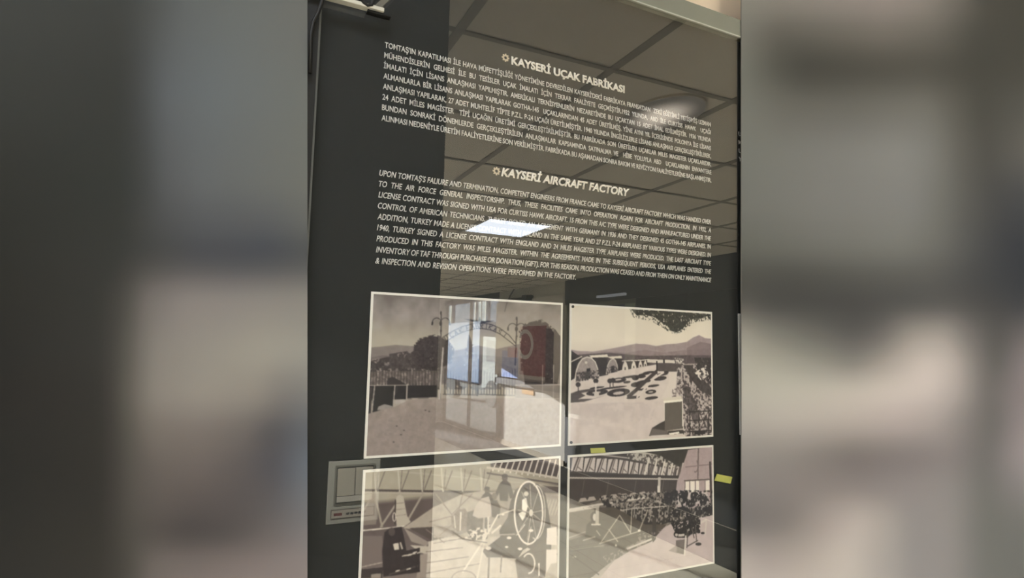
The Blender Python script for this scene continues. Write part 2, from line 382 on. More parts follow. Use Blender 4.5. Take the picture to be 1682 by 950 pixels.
def text_line(name, body, x0, x1, ztop, cap, parent, material, shear=0.0, offset=0.012, sx=None):
    """one line set flush to x0..x1 (at the glass plane), top of capitals at ztop (relative to the eye)"""
    sy = cap*KB/CAP
    a, b = text_mesh(body, shear, offset, 1.0), text_mesh(body, shear, offset, 2.0)
    (l1, h1), (l2, h2) = extent(a), extent(b); w1 = h1[0]-l1[0]; w2 = h2[0]-l2[0]
    if x1 is None: k = sx
    else:
        W = (x1-x0)*KB
        if sx is None or ' ' not in body: k = W/w1
        else:
            ws = 1.0+(W/sx-w1)/(w2-w1) if w2 > w1 else 1
            if ws < 0.55: ws = 0.55
            if ws > 3.0: ws = 3.0
            bpy.data.meshes.remove(a); a = text_mesh(body, shear, offset, ws); (l1, h1) = extent(a); k = W/(h1[0]-l1[0])
    n = len(a.vertices); v = np.zeros(n*3, np.float32); a.vertices.foreach_get('co', v); v = v.reshape(-1, 3)
    cy = np.clip(v[:, 1], -0.26, 1.04); v[:, 0] -= shear*(v[:, 1]-cy); v[:, 1] = cy      # trim spikes at sharp glyph corners
    P = np.zeros_like(v); P[:, 0] = x0*KB+(v[:, 0]-l1[0])*k; P[:, 1] = Yb-0.0005; P[:, 2] = EYE+ztop*KB-(CAP-v[:, 1])*sy
    a.vertices.foreach_set('co', P.reshape(-1)); a.update(); bpy.data.meshes.remove(b)
    bm = bmesh.new(); bm.from_mesh(a)
    r = bmesh.ops.extrude_face_region(bm, geom=bm.faces[:]); vs = [e for e in r['geom'] if isinstance(e, bmesh.types.BMVert)]
    bmesh.ops.translate(bm, vec=(0, 0.0005, 0), verts=vs); bmesh.ops.recalc_face_normals(bm, faces=bm.faces[:]); bm.to_mesh(a); bm.free()
    a.materials.clear(); a.materials.append(material); a.name = name
    o = bpy.data.objects.new(name, a); COL.objects.link(o); o.parent = parent; o.matrix_parent_inverse = parent.matrix_basis.inverted()
    return o
TR = ["TOMTAŞ'IN KAPATILMASI İLE HAVA MÜFETTİŞLİĞİ YÖNETİMİNE DEVREDİLEN KAYSERİ'DEKİ FABRİKAYA FRANSA'DAN  ZEKİ EĞİTİMLİ YETİŞMİŞ UZMAN",
 "MÜHENDİSLERİN GELMESİ İLE BU TESİSLER UÇAK İMALATI İÇİN TEKRAR FAALİYETE GEÇMİŞTİR.1932 YILINDA, ABD İLE CURTİSS HAWK  UÇAĞI",
 "İMALATI İÇİN LİSANS ANLAŞMASI YAPILMIŞTIR. AMERİKALI TEKNİSYENLERİN NEZARETİNDE BU UÇAKTAN 15 ADET İMAL EDİLMİŞTİR. 1936 YILINDA",
 "ALMANLARLA BİR LİSANS ANLAŞMASI YAPILARAK GOTHA-145  UÇAKLARINDAN 45 ADET ÜRETİLMİŞ, YİNE AYNI YIL İÇERİSİNDE POLONYA İLE LİSANS",
 "ANLAŞMASI YAPILARAK, 27 ADET MUHTELİF TİPTE P.Z.L. P-24 UÇAĞI ÜRETİLMİŞTİR. 1940 YILINDA İNGİLİZLERLE LİSANS ANLAŞMASI GERÇEKLEŞTİRİLEREK,",
 "24 ADET MİLES MAGİSTER  TİPİ UÇAĞIN ÜRETİMİ GERÇEKLEŞTİRİLMİŞTİR. BU FABRİKADA SON ÜRETİLEN UÇAKLAR MILES MAGISTER UÇAKLARIDIR.",
 "BUNDAN SONRAKİ DÖNEMLERDE GERÇEKLEŞTİRİLEN ANLAŞMALAR KAPSAMINDA SATINALMA VE  HİBE YOLUYLA ABD  UÇAKLARININ ENVANTERE",
 "ALINMASI NEDENİYLE ÜRETİM FAALİYETLERİNE SON VERİLMİŞTİR. FABRİKADA BU AŞAMADAN SONRA BAKIM VE REVİZYON FAALİYETLERİNE BAŞLANMIŞTIR."]
EN = ["UPON TOMTAŞ'S FALIURE AND TERMINATION, COMPETENT ENGINEERS FROM FRANCE CAME TO KAYSERİ AIRCRAFT FACTORY WHICH WAS HANDED OVER",
 "TO THE AIR FORCE GENERAL INSPECTORSHIP. THUS, THESE FACILITIES CAME INTO OPERATION AGAIN FOR AIRCRAFT PRODUCTION. IN 1932, A",
 "LICENSE CONTRACT WAS SIGNED WITH USA FOR CURTISS HAWK AIRCRAFT. 15 FROM THIS A/C TYPE WERE DESIGNED AND MANUFACTURED UNDER THE",
 "CONTROL OF AMERICAN TECHNICIANS. TURKEY SIGNED AN AGREEMENT WITH GERMANY IN 1936 AND THEY DESIGNED 45 GOTHA-145 AIRPLANES. IN",
 "ADDITION, TURKEY MADE A LICENSE CONTRACT WITH POLAND IN THE SAME YEAR AND 27 P.Z.L P-24 AIRPLANES BY VARIOUS TYPES WERE DESIGNED. IN",
 "1940, TURKEY SIGNED A LICENSE CONTRACT WITH ENGLAND AND 24 MILES MAGISTER TYPE AIRPLANES WERE PRODUCED. THE LAST AIRCRAFT TYPE",
 "PRODUCED IN THIS FACTORY WAS MILES MAGISTER. WITHIN THE AGREEMENTS MADE IN THE SUBSEQUENT PERIODS, USA AIRPLANES ENTERED THE",
 "INVENTORY OF TAF THROUGH PURCHASE OR DONATION (GIFT). FOR THIS REASON, PRODUCTION WAS CEASED AND FROM THEN ON ONLY MAINTENANCE",
 "& INSPECTION AND REVISION OPERATIONS WERE PERFORMED IN THE FACTORY."]
def block(name, lines, x0, x1, z0, z1, cap, label, shear=0, off=0.010, last=None):
    p = empty(name, (x0*KB, Yb, EYE+z1*KB), label, 'lettering')
    ws = []
    for b in lines:
        me = text_mesh(b, shear, off); a, h = extent(me); ws.append(h[0]-a[0]); bpy.data.meshes.remove(me)
    full = [w_ for i, w_ in enumerate(ws) if not (last and i == len(ws)-1)]
    sx = (x1-x0)*KB/max(full)*1.01
    for i, b in enumerate(lines):
        zt = z0+(z1-z0)*i/(len(lines)-1)
        text_line('text_line', b, x0, last if (last and i == len(lines)-1) else x1, zt, cap, p, M_text, shear, off, sx)
    return p
block('turkish_paragraph', TR, 0.2305, 0.997, 0.5285, 0.3955, 0.0104, 'upper white paragraph of eight upright lines in Turkish on the graphite board')
block('english_paragraph', EN, 0.231, 0.994, 0.2975, 0.1445, 0.0106, 'lower white paragraph of nine slanted lines in English on the graphite board', shear=0.22, last=0.632)
def bullet(cx, cz, parent):
    o = MB().ring((cx*KB, Yb-0.0008, EYE+cz*KB), (1, 0, 0), (0, 0, 1), (0, 0.0008, 0), 0.0062*D, 0.0032*D, 24)
    for k in range(8):
        a = k*math.pi/4; d = Vector((math.cos(a), 0, math.sin(a))); c = Vector((cx*KB, Yb-0.0008, EYE+cz*KB))+d*0.0066*D; s = Vector((-d.z, 0, d.x))*0.0008
        o.prism([c-s-d*0.0006, c+s-d*0.0006, c+s+d*0.0008, c-s+d*0.0008], (0, 0.0008, 0))
    o.build('bullet_ring', mat('tan_vinyl', (196, 184, 160), 0.6), parent)
p = empty('turkish_heading', (0.478*KB, Yb, EYE+0.547*KB), 'bold upright white heading above the Turkish paragraph, with a ring bullet', 'lettering')
text_line('text_line', 'KAYSERİ UÇAK FABRİKASI', 0.4785, 0.750, 0.5625, 0.0158, p, M_title, 0, 0.036); bullet(0.4655, 0.556, p)
p = empty('english_heading', (0.462*KB, Yb, EYE+0.322*KB), 'bold slanted white heading above the English paragraph, with a ring bullet', 'lettering')
text_line('text_line', 'KAYSERİ AIRCRAFT FACTORY', 0.4625, 0.764, 0.3375, 0.0162, p, M_title, 0.22, 0.036); bullet(0.4525, 0.3285, p)
p = empty('next_paragraph', (1.086*KB, Yb, EYE+0.45*KB), 'start of the next white paragraph, cut off at the right edge of the glass', 'lettering')
for ch, z in (('U', 0.523), ('M', 0.502), ('U', 0.4815), ('Y', 0.461)): text_line('text_line', ch, 1.0855, 1.0945, z, 0.0104, p, M_text, 0, 0.012)

# ------------------------------------------------------------------ the old photographs
GAIN = 1.0
M_sheet = mat('photo_paper', (222, 220, 212), 0.6, noise=0.015, scale=40)
M_print = vcol('photo_print')
def make_photo(x0, x1, z0, z1, label, paint, W, seed, gain=GAIN, bw=0.0024):
    x0, x1, z0, z1 = (x0*KB, x1*KB, z0*KB, z1*KB)
    p = empty('photograph', (x0, Yb, EYE+z0), label, 'photograph')
    MB().box(x0, x1, Yb-0.0014, Yb, EYE+z0, EYE+z1).build('white_border', M_sheet, p)
    r = (x0+bw, x1-bw, EYE+z0+bw, EYE+z1-bw); Y = Yb-0.0015
    Hh = int(round(W*(r[3]-r[2])/(r[1]-r[0])))
    c = Paint(r, Y, W, Hh, seed); paint(c); im = c.result()
    lin = np.clip(srgb(im)*gain, 0.004, 0.86)
    X, Z = np.meshgrid(np.linspace(r[0], r[1], W), np.linspace(r[3], r[2], Hh))
    grid_mesh('picture', np.stack([X, np.full_like(X, Y), Z], -1), lin, M_print, p)
    return p, (x0, x1, EYE+z0, EYE+z1)

GLY = {'U': [[(0,0),(0,.8),(.3,1),(.7,1),(1,.8),(1,0)]], 'Ç': [[(1,.15),(.6,0),(.2,.1),(0,.5),(.2,.9),(.6,1),(1,.85)], [(.5,1),(.6,1.25)]],
 'A': [[(0,1),(.5,0),(1,1)], [(.2,.65),(.8,.65)]], 'K': [[(0,0),(0,1)], [(1,0),(0,.55),(1,1)]], 'F': [[(1,0),(0,0),(0,1)], [(0,.5),(.8,.5)]],
 'B': [[(0,0),(0,1),(.7,1),(1,.75),(.7,.5),(0,.5)], [(0,0),(.65,0),(.9,.25),(.65,.5)]], 'R': [[(0,1),(0,0),(.7,0),(1,.25),(.7,.5),(0,.5)], [(.4,.5),(1,1)]],
 'I': [[(.5,0),(.5,1)]], 'S': [[(1,.1),(.5,0),(0,.2),(.2,.45),(.8,.55),(1,.8),(.5,1),(0,.9)]]}

def paint_gate(c):
    c.grad([(478, (112, 106, 103), 680), (520, (138, 131, 127), 680), (560, (166, 159, 146), 680), (590, (172, 166, 152), 680), (700, (150, 140, 133), 680), (760, (128, 119, 114), 680)])
    H = c.img.shape[0]; k = np.clip(1-np.arange(H)/(H*.4), 0, 1)[:, None, None]
    c.img += ((c.noise(26, 3, 4)-.5)*64)[..., None]*k
    # hills, distant trees
    c.poly([(598,572),(625,570),(650,567),(690,570),(725,580),(760,574),(785,568),(815,574),(850,566),(880,560),(925,566),(925,632),(598,632)], (124,116,113), amp=8)
    c.poly([(598,590),(630,584),(660,588),(700,592),(740,588),(775,582),(820,586),(860,590),(860,630),(598,630)], (108,101,99), amp=14, sc=5)
    c.foliage([(600,598),(615,592),(640,586),(668,580),(688,588),(705,596),(724,606),(722,640),(598,640)], (66,61,61), 0.38, 6, 5)
    c.foliage([(600,590),(720,590),(720,634),(600,634)], (140,131,126), 0.66, 4, 9)
    c.foliage([(640,582),(668,577),(690,584),(690,604),(640,606)], (72,66,66), 0.40, 5, 17)
    # big round tree by the left lamp
    c.foliage([(678,577),(686,562),(698,555),(714,553),(728,556),(739,565),(744,578),(741,592),(730,602),(712,607),(694,606),(682,597)], (58,53,54), 0.20, 4, 11, amp=14)
    c.foliage([(676,572),(690,555),(714,550),(735,556),(747,575),(742,598),(714,610),(688,606),(676,592)], (66,60,61), 0.52, 3, 12)
    c.line([(713,604),(714,640)], 7, (52,48,48)); c.line([(703,600),(712,618)], 3, (56,52,52))
    c.foliage([(770,598),(790,588),(805,592),(828,600),(846,606),(846,640),(732,640),(738,600)], (98,92,92), 0.42, 6, 21)
    # fence on the left, low wall, shed
    c.poly([(600,611),(722,609),(722,636),(600,637)], (134,124,119), 0.45, amp=14, sc=3, seed=8)
    for x in np.arange(604, 722, 5.0): c.line([(x,609),(x-.8,637)], 1.1, (62,57,56))
    c.line([(600,612),(722,610)], 1.0, (84,78,76)); c.line([(602,628),(722,626)], 0.8, (84,78,76))
    c.poly([(637,622),(645,619),(658,626),(668,632),(668,636),(636,636)], (56,52,52))
    c.poly([(600,634),(719,633),(719,654),(668,656),(600,658)], (46,44,45), amp=3)
    c.line([(600,633.5),(670,633)], 1.4, (176,168,160)); c.line([(668,655),(722,653)], 1.2, (146,138,131))
    c.poly([(613,636),(648,636),(647,672),(611,678)], (44,43,43)); c.poly([(600,636),(612,636),(610,680),(599,680)], (60,56,55), amp=12)
    for a, b in (((616,634),(611,680)), ((649,634),(646,673)), ((669,632),(668,656))): c.line([a, b], 1.8, (164,156,148))
    c.poly([(622,668),(632,664),(645,667),(646,672),(620,674)], (136,130,126), amp=12); c.poly([(650,657),(664,656),(668,661),(650,664)], (168,161,154), amp=16)
    # ground
    c.poly([(598,682),(625,674),(650,668),(672,657),(722,655),(845,654),(925,656),(925,740),(598,760)], (143,132,126), amp=15, sc=9, seed=31)
    c.poly([(598,700),(720,662),(820,660),(860,740),(598,760)], (138,127,122), 0.6, amp=13, sc=3, seed=33)
    c.foliage([(640,690),(715,668),(722,745),(620,745)], (128,118,112), 0.66, 4, 35, a=0.5, amp=5)
    for x, y in ((664,707),(659,714),(647,726),(705,676),(699,674),(652,700)): c.ell(x, y, 1.8, 1.0, (84,77,75))
    c.foliage([(820,668),(925,662),(925,735),(818,745)], (124,115,110), 0.58, 4, 41, a=0.5, amp=5); c.foliage([(825,690),(925,672),(925,735),(830,745)], (152,143,137), 0.58, 4, 44, a=0.5, amp=5)
    # gate: posts, bars, arch with letters, eagle-winged aeroplane on top
    G = (46,42,44)
    c.line([(725,518),(723,656)], 2.2, (72,67,68)); c.line([(728,572),(722,656)], 2.6, (170,164,160)); c.line([(849,526),(846,600)], 1.8, G)
    for cx, cy in ((724.5,528),(848.5,537)):
        for s in (-1, 1):
            c.arc(cx+s*7, cy+2, 7, 7, math.pi, 2*math.pi, 1.1, G); c.line([(cx+s*14,cy+2),(cx+s*14.4,cy+6)], 2.6, (54,50,52))
        c.ell(cx, cy-13, 1.5, 3.2, (50,46,48)); c.ell(cx-.5, cy+4, 2.4, 4, G); c.ell(cx, cy+16, 1.6, 1.6, G)
    # arch fitted through (728,553) (789,531) (847,572)
    def up(t): return (727+t*121, 556-48*math.sin(math.pi*(t*.80+.02))+17*t*t*1.1+6*t)
    ar = [(727+i*121/30, np.interp(i/30, [0,.13,.28,.42,.52,.66,.78,.9,1], [555,545,536.5,532,531,533.5,540,551,566])) for i in range(31)]
    lo = [(x+(0 if i > 3 else (4-i)*1.0), y+np.interp(i/30, [0,.1,.5,.9,1], [9,9.5,9,9.5,4])) for i, (x, y) in enumerate(ar)]
    c.line(ar, 1.2, G); c.line(lo, 1.1, G)
    word = 'UÇAKFABRIKASI'
    for i, ch in enumerate(word):
        t = (i+.9+(0.5 if i > 3 else 0))/15.0*30; k = int(t); x, y = ar[k]; dx = ar[min(k+1, 30)][0]-x; dy = ar[min(k+1, 30)][1]-y; ph = math.atan2(dy, dx)
        for st in GLY[ch]:
            c.line([(x+(u-.5)*4.4*math.cos(ph)-(v*7+1.2)*math.sin(ph), y+(u-.5)*4.4*math.sin(ph)+(v*7+1.2)*math.cos(ph)) for u, v in st], 0.9, G)
    c.poly([(762,524.5),(775,525.5),(787,528),(798,527.5),(813,527.5),(806,529.5),(794,531.5),(783,531),(773,528)], (58,54,56))
    c.ell(788.5, 529, 3, 5, (70,66,68)); c.line([(788,522),(789,534)], 1.4, (60,56,58))
    c.poly([(766,578),(768,560),(770,549),(773,556),(775,563),(776,578),(772,582)], (96,90,92), amp=14); c.foliage([(764,570),(778,566),(778,590),(764,590)], (92,86,88), 0.4, 3, 51)
    for i, x in enumerate(np.arange(731, 846, 4.6)):
        top = 606+7*math.sin((x-731)/54*math.pi) if x < 785 else 607+7*math.sin((x-785)/60*math.pi)
        c.line([(x, top),(x-.4,648)], 1.3, (56,52,53))
    c.line([(786,590),(784,650)], 2.8, (56,52,54)); c.line([(728,648),(783,649)], 1.6, (78,73,74)); c.line([(786,648),(846,650)], 1.6, (66,62,63))
    c.line([(730,626),(783,626)], 0.9, (84,78,80)); c.line([(786,620),(846,622)], 0.9, (84,78,80))
    c.arc(757, 614, 8, 9, 0, 2*math.pi, 2.0, (92,87,88)); c.ell(757, 614, 4.5, 6.5, (84,78,79)); c.ell(763, 600, 1.3, 1.2, (215,212,206))
    c.poly([(738,603),(745,594),(752,592),(762,594),(770,604),(765,618),(745,618)], (92,87,88), 0.55)
    # dark trees at the right, pale gap and wall
    c.foliage([(858,540),(870,530),(888,528),(900,535),(908,545),(920,552),(921,600),(915,632),(862,634),(858,600),(855,570)], (56,50,51), 0.16, 4, 61, amp=10)
    c.foliage([(852,545),(862,532),(890,525),(912,542),(922,556),(922,600),(856,610)], (60,54,55), 0.50, 3, 62)
    c.poly([(846,634),(925,632),(925,655),(846,654)], (132,124,119), amp=8); c.line([(846,633),(925,632)], 1.5, (170,162,155)); c.line([(846,655),(925,655)], 1.0, (160,152,145))
    for x in (891, 909): c.line([(x,600),(x-.5,656)], 1.0, (160,153,148))

def paint_field(c):
    c.grad([(500, (206,199,184), 1050), (560, (216,208,193), 1050), (600, (196,186,176), 1050), (730, (196,186,180), 1050)])
    c.grain(5, 30, 2)
    c.poly([(934,574),(950,577),(975,578),(1000,574),(1025,569),(1045,565),(1062,566),(1078,569),(1095,566),(1112,565),(1128,562),(1138,555),(1148,551),(1158,556),(1170,557),(1170,600),(934,600)], (152,139,140), amp=11, sc=8, seed=3)
    c.poly([(960,582),(1000,578),(1030,580),(1060,575),(1090,580),(1120,576),(1150,574),(1170,572),(1170,596),(960,596)], (134,121,123), 0.8, amp=16, sc=6, seed=5)
    c.poly([(1128,572),(1150,562),(1170,566),(1170,590),(1128,588)], (120,106,109), 0.7, amp=10, sc=5, seed=6)
    c.poly([(934,584),(1000,580),(1060,585),(1120,584),(1170,584),(1170,606),(934,606)], (92,84,85), amp=14, sc=4, seed=7)
    c.foliage([(1037,509),(1050,509),(1078,509),(1100,511),(1128,514),(1150,516),(1166,518),(1152,524),(1140,524),(1130,530),(1122,540),(1112,547),(1102,544),(1096,536),(1086,530),(1076,522),(1060,518),(1046,519)], (58,58,54), 0.28, 4, 11, amp=16)
    c.foliage([(1034,508),(1166,516),(1168,526),(1140,530),(1124,544),(1106,551),(1090,540),(1070,528),(1040,522)], (66,66,60), 0.56, 2.6, 12)
    c.foliage([(1160,516),(1169,517),(1169,528),(1163,524)], (52,52,50), 0.3, 3, 13)
    # paved square and lawns
    c.poly([(934,620),(985,614),(1040,606),(1078,599),(1110,606),(1170,640),(1170,725),(934,735)], (203,193,186), amp=9, sc=12, seed=15)
    # hangars
    c.poly([(934,572),(944,580),(956,588),(948,600),(944,622),(934,628)], (58,54,54), amp=6); c.line([(936,596),(956,586)], 1.4, (206,200,190))
    c.poly([(966,586),(998,588),(999,616),(984,619),(978,600)], (62,57,57), amp=5); c.poly([(968,584.5),(998,582.5),(999,587),(972,588)], (216,209,196))
    arch1 = [(945,628),(947,610),(951,598),(957,590),(964,587),(971,588),(978,595),(982,606),(984,620)]
    c.poly(arch1, (150,141,138), amp=16, sc=3, seed=21); c.line(arch1, 1.6, (210,203,193)); c.poly([(964,606),(970,605),(970,622),(963,623)], (48,45,46)); c.foliage([(947,612),(984,608),(984,622),(946,628)], (74,69,69), 0.46, 3, 22); c.ell(963, 596, 2.2, 2.2, (200,193,184))
    arch2 = [(996,615),(998,601),(1002,593),(1007,589.5),(1011,592),(1014,600),(1015,611)]
    c.poly([(1008,589),(1022,589),(1024,607),(1015,610)], (62,57,57)); c.poly([(998,586.5),(1021,585),(1022,589),(1003,589.5)], (214,207,194))
    c.poly(arch2, (146,137,135), amp=16, sc=3, seed=23); c.line(arch2, 1.2, (205,198,188)); c.poly([(1004,602),(1009,601),(1009,612),(1004,613)], (56,52,53)); c.foliage([(997,604),(1015,602),(1015,611),(997,614)], (78,72,72), 0.5, 2.5, 24)
    for x, w, h in ((1027,5.2,9), (1041,4.2,7.5), (1052,3.4,6.5), (1060,2.8,6)):
        y = 608-(x-1027)*.2
        c.poly([(x,y-h-7),(x+w*2.4,y-h-7),(x+w*2.4,y-2),(x,y)], (64,59,59)); c.poly([(x-w,y+1),(x-w*.8,y-h*.8),(x-w*.2,y-h*1.55),(x+w*.4,y-h*1.4),(x+w,y-h*.3),(x+w,y)], (208,201,191)); c.poly([(x-1,y-h*.5),(x+1.2,y-h*.5),(x+1.2,y),(x-1,y)], (86,80,80)); c.line([(x-w,y-h*1.6),(x+w*2.2,y-h*1.6-1)], 1.3, (206,199,189))
    c.poly([(1063,590.5),(1108,592),(1108,597),(1063,596)], (206,199,189)); c.poly([(1089,590),(1092,590),(1092,597),(1089,597)], (70,64,64)); c.foliage([(1108,588),(1124,590),(1124,602),(1108,600)], (200,192,184), 0.5, 2.5, 26)
    c.poly([(1080,598),(1121,598),(1121,612),(1078,610)], (84,78,77), amp=7, sc=4); c.line([(1079,594),(1079,614)], 2.0, (54,50,50))
    # clipped flower beds
    D = (64,59,60)
    for x, y, rx, ry in ((1037,619,16,1.9),(1016,625,13,4.2),(1044,621,6,4),(1054,619,7,2.6),(1058,615,9,1.8),(1066,612,10,1.9),(1008,637,22,1.6),(981,637,12,1.6),(981,645,18,5),(1016,645,19,6.5),(1045,632,9,4),(1030,628,6,2),(1058,627,12,2.4),(1040,653,11,2.4),(1070,654,11,2.6),(1069,644,9,3.6),(1073,634,10,2.0),(1084,622,11,3.6),(1088,615,9,2.4),(1095,612,6,2.0),(1055,640,8,1.6)):
        c.ell(x, y, rx, ry, D, rot=-.12, amp=12, sc=3)
    for x, y, rx, ry in ((1016,646,9,2.4),(1015,624,6,1.4),(980,645,7,1.6),(1069,644,4,1.2)): c.ell(x, y, rx, ry, (188,178,172), rot=-.12)
    c.line([(1078,611),(1062,625),(1046,640),(1032,652)], 5, (72,66,67)); c.line([(1090,612),(1074,622),(1060,638),(1046,653)], 2.5, (206,197,190)); c.poly([(1098,611),(1112,611),(1111,630),(1104,652),(1086,656),(1098,630)], (208,199,191))
    c.poly([(934,648),(950,642),(975,638),(978,641),(955,646),(962,650),(950,656),(975,655),(1000,648),(960,660),(934,662)], D, 0.85, amp=10, sc=3)
    for x, y in ((950,632),(979,626),(1002,626),(1007,625)): c.line([(x,y),(x+.4,y+12)], 1.4, (74,68,68)); c.ell(x, y, 4.2, 4, (62,57,58), amp=12)
    c.line([(979,630),(979,648)], 2.2, (214,207,198)); c.poly([(976,644),(984,644),(984,652),(976,652)], (196,188,180))
    c.poly([(934,664),(1090,658),(1088,700),(1060,720),(934,734)], (200,189,184), 0.8, amp=13, sc=14, seed=35); c.foliage([(934,664),(1080,660),(1070,690),(934,700)], (182,171,169), 0.5, 12, 36, a=0.35, amp=6)
    # shaded planting on the right
    c.poly([(1112,606),(1124,598),(1170,598),(1170,722),(1126,722),(1120,660),(1110,640)], (172,162,158), amp=30, sc=3, seed=41)
    c.foliage([(1112,602),(1170,596),(1170,722),(1122,722),(1122,650),(1112,640)], (76,70,71), 0.52, 3.5, 42)
    c.poly([(1122,600),(1134,600),(1150,618),(1170,640),(1170,652),(1150,642),(1134,622)], (70,65,65), amp=14, sc=4); c.foliage([(1140,588),(1170,588),(1170,632),(1158,624),(1146,612)], (60,56,56), 0.32, 5, 43)
    c.foliage([(1140,612),(1158,602),(1164,616),(1152,626)], (214,206,198), 0.45, 4, 44); c.poly([(1120,634),(1128,634),(1142,660),(1150,690),(1140,696),(1126,660)], (74,69,69), 0.8, amp=16, sc=4); c.foliage([(1104,640),(1118,636),(1118,660),(1104,658)], (120,110,108), 0.5, 2.5, 45)
    for y in (676, 690, 708): c.line([(1132,y+1),(1168,y-1)], 1.8 if y == 708 else 1.3, (52,48,48))
    for x in (1133, 1148, 1164): c.line([(x,674),(x,716)], 1.6, (54,50,50))
    c.line([(1148,676),(1163,708)], 1.0, (66,60,60)); c.line([(1163,676),(1149,708)], 1.0, (66,60,60)); c.poly([(1140,708),(1158,707),(1158,713),(1140,714)], (50,46,46))
    # stone pedestal
    c.poly([(1066,716),(1071,703),(1084,695),(1094,690),(1094,708),(1122,706),(1124,712)], (70,65,63), amp=4); c.poly([(1067,715.5),(1072,704),(1098,708),(1096,714)], (104,97,94))
    c.poly([(1092,661),(1120,659),(1122,704),(1092,708)], (99,93,87), amp=3); c.poly([(1089,654),(1119,651),(1121,659),(1091,662)], (206,198,184)); c.poly([(1089,659),(1121,656),(1121,659.5),(1091,662.5)], (232,226,212)); c.line([(1121,661),(1121,700)], 1.6, (206,199,190)); c.poly([(1098,712),(1115,709),(1116,712),(1100,714)], (232,226,216))

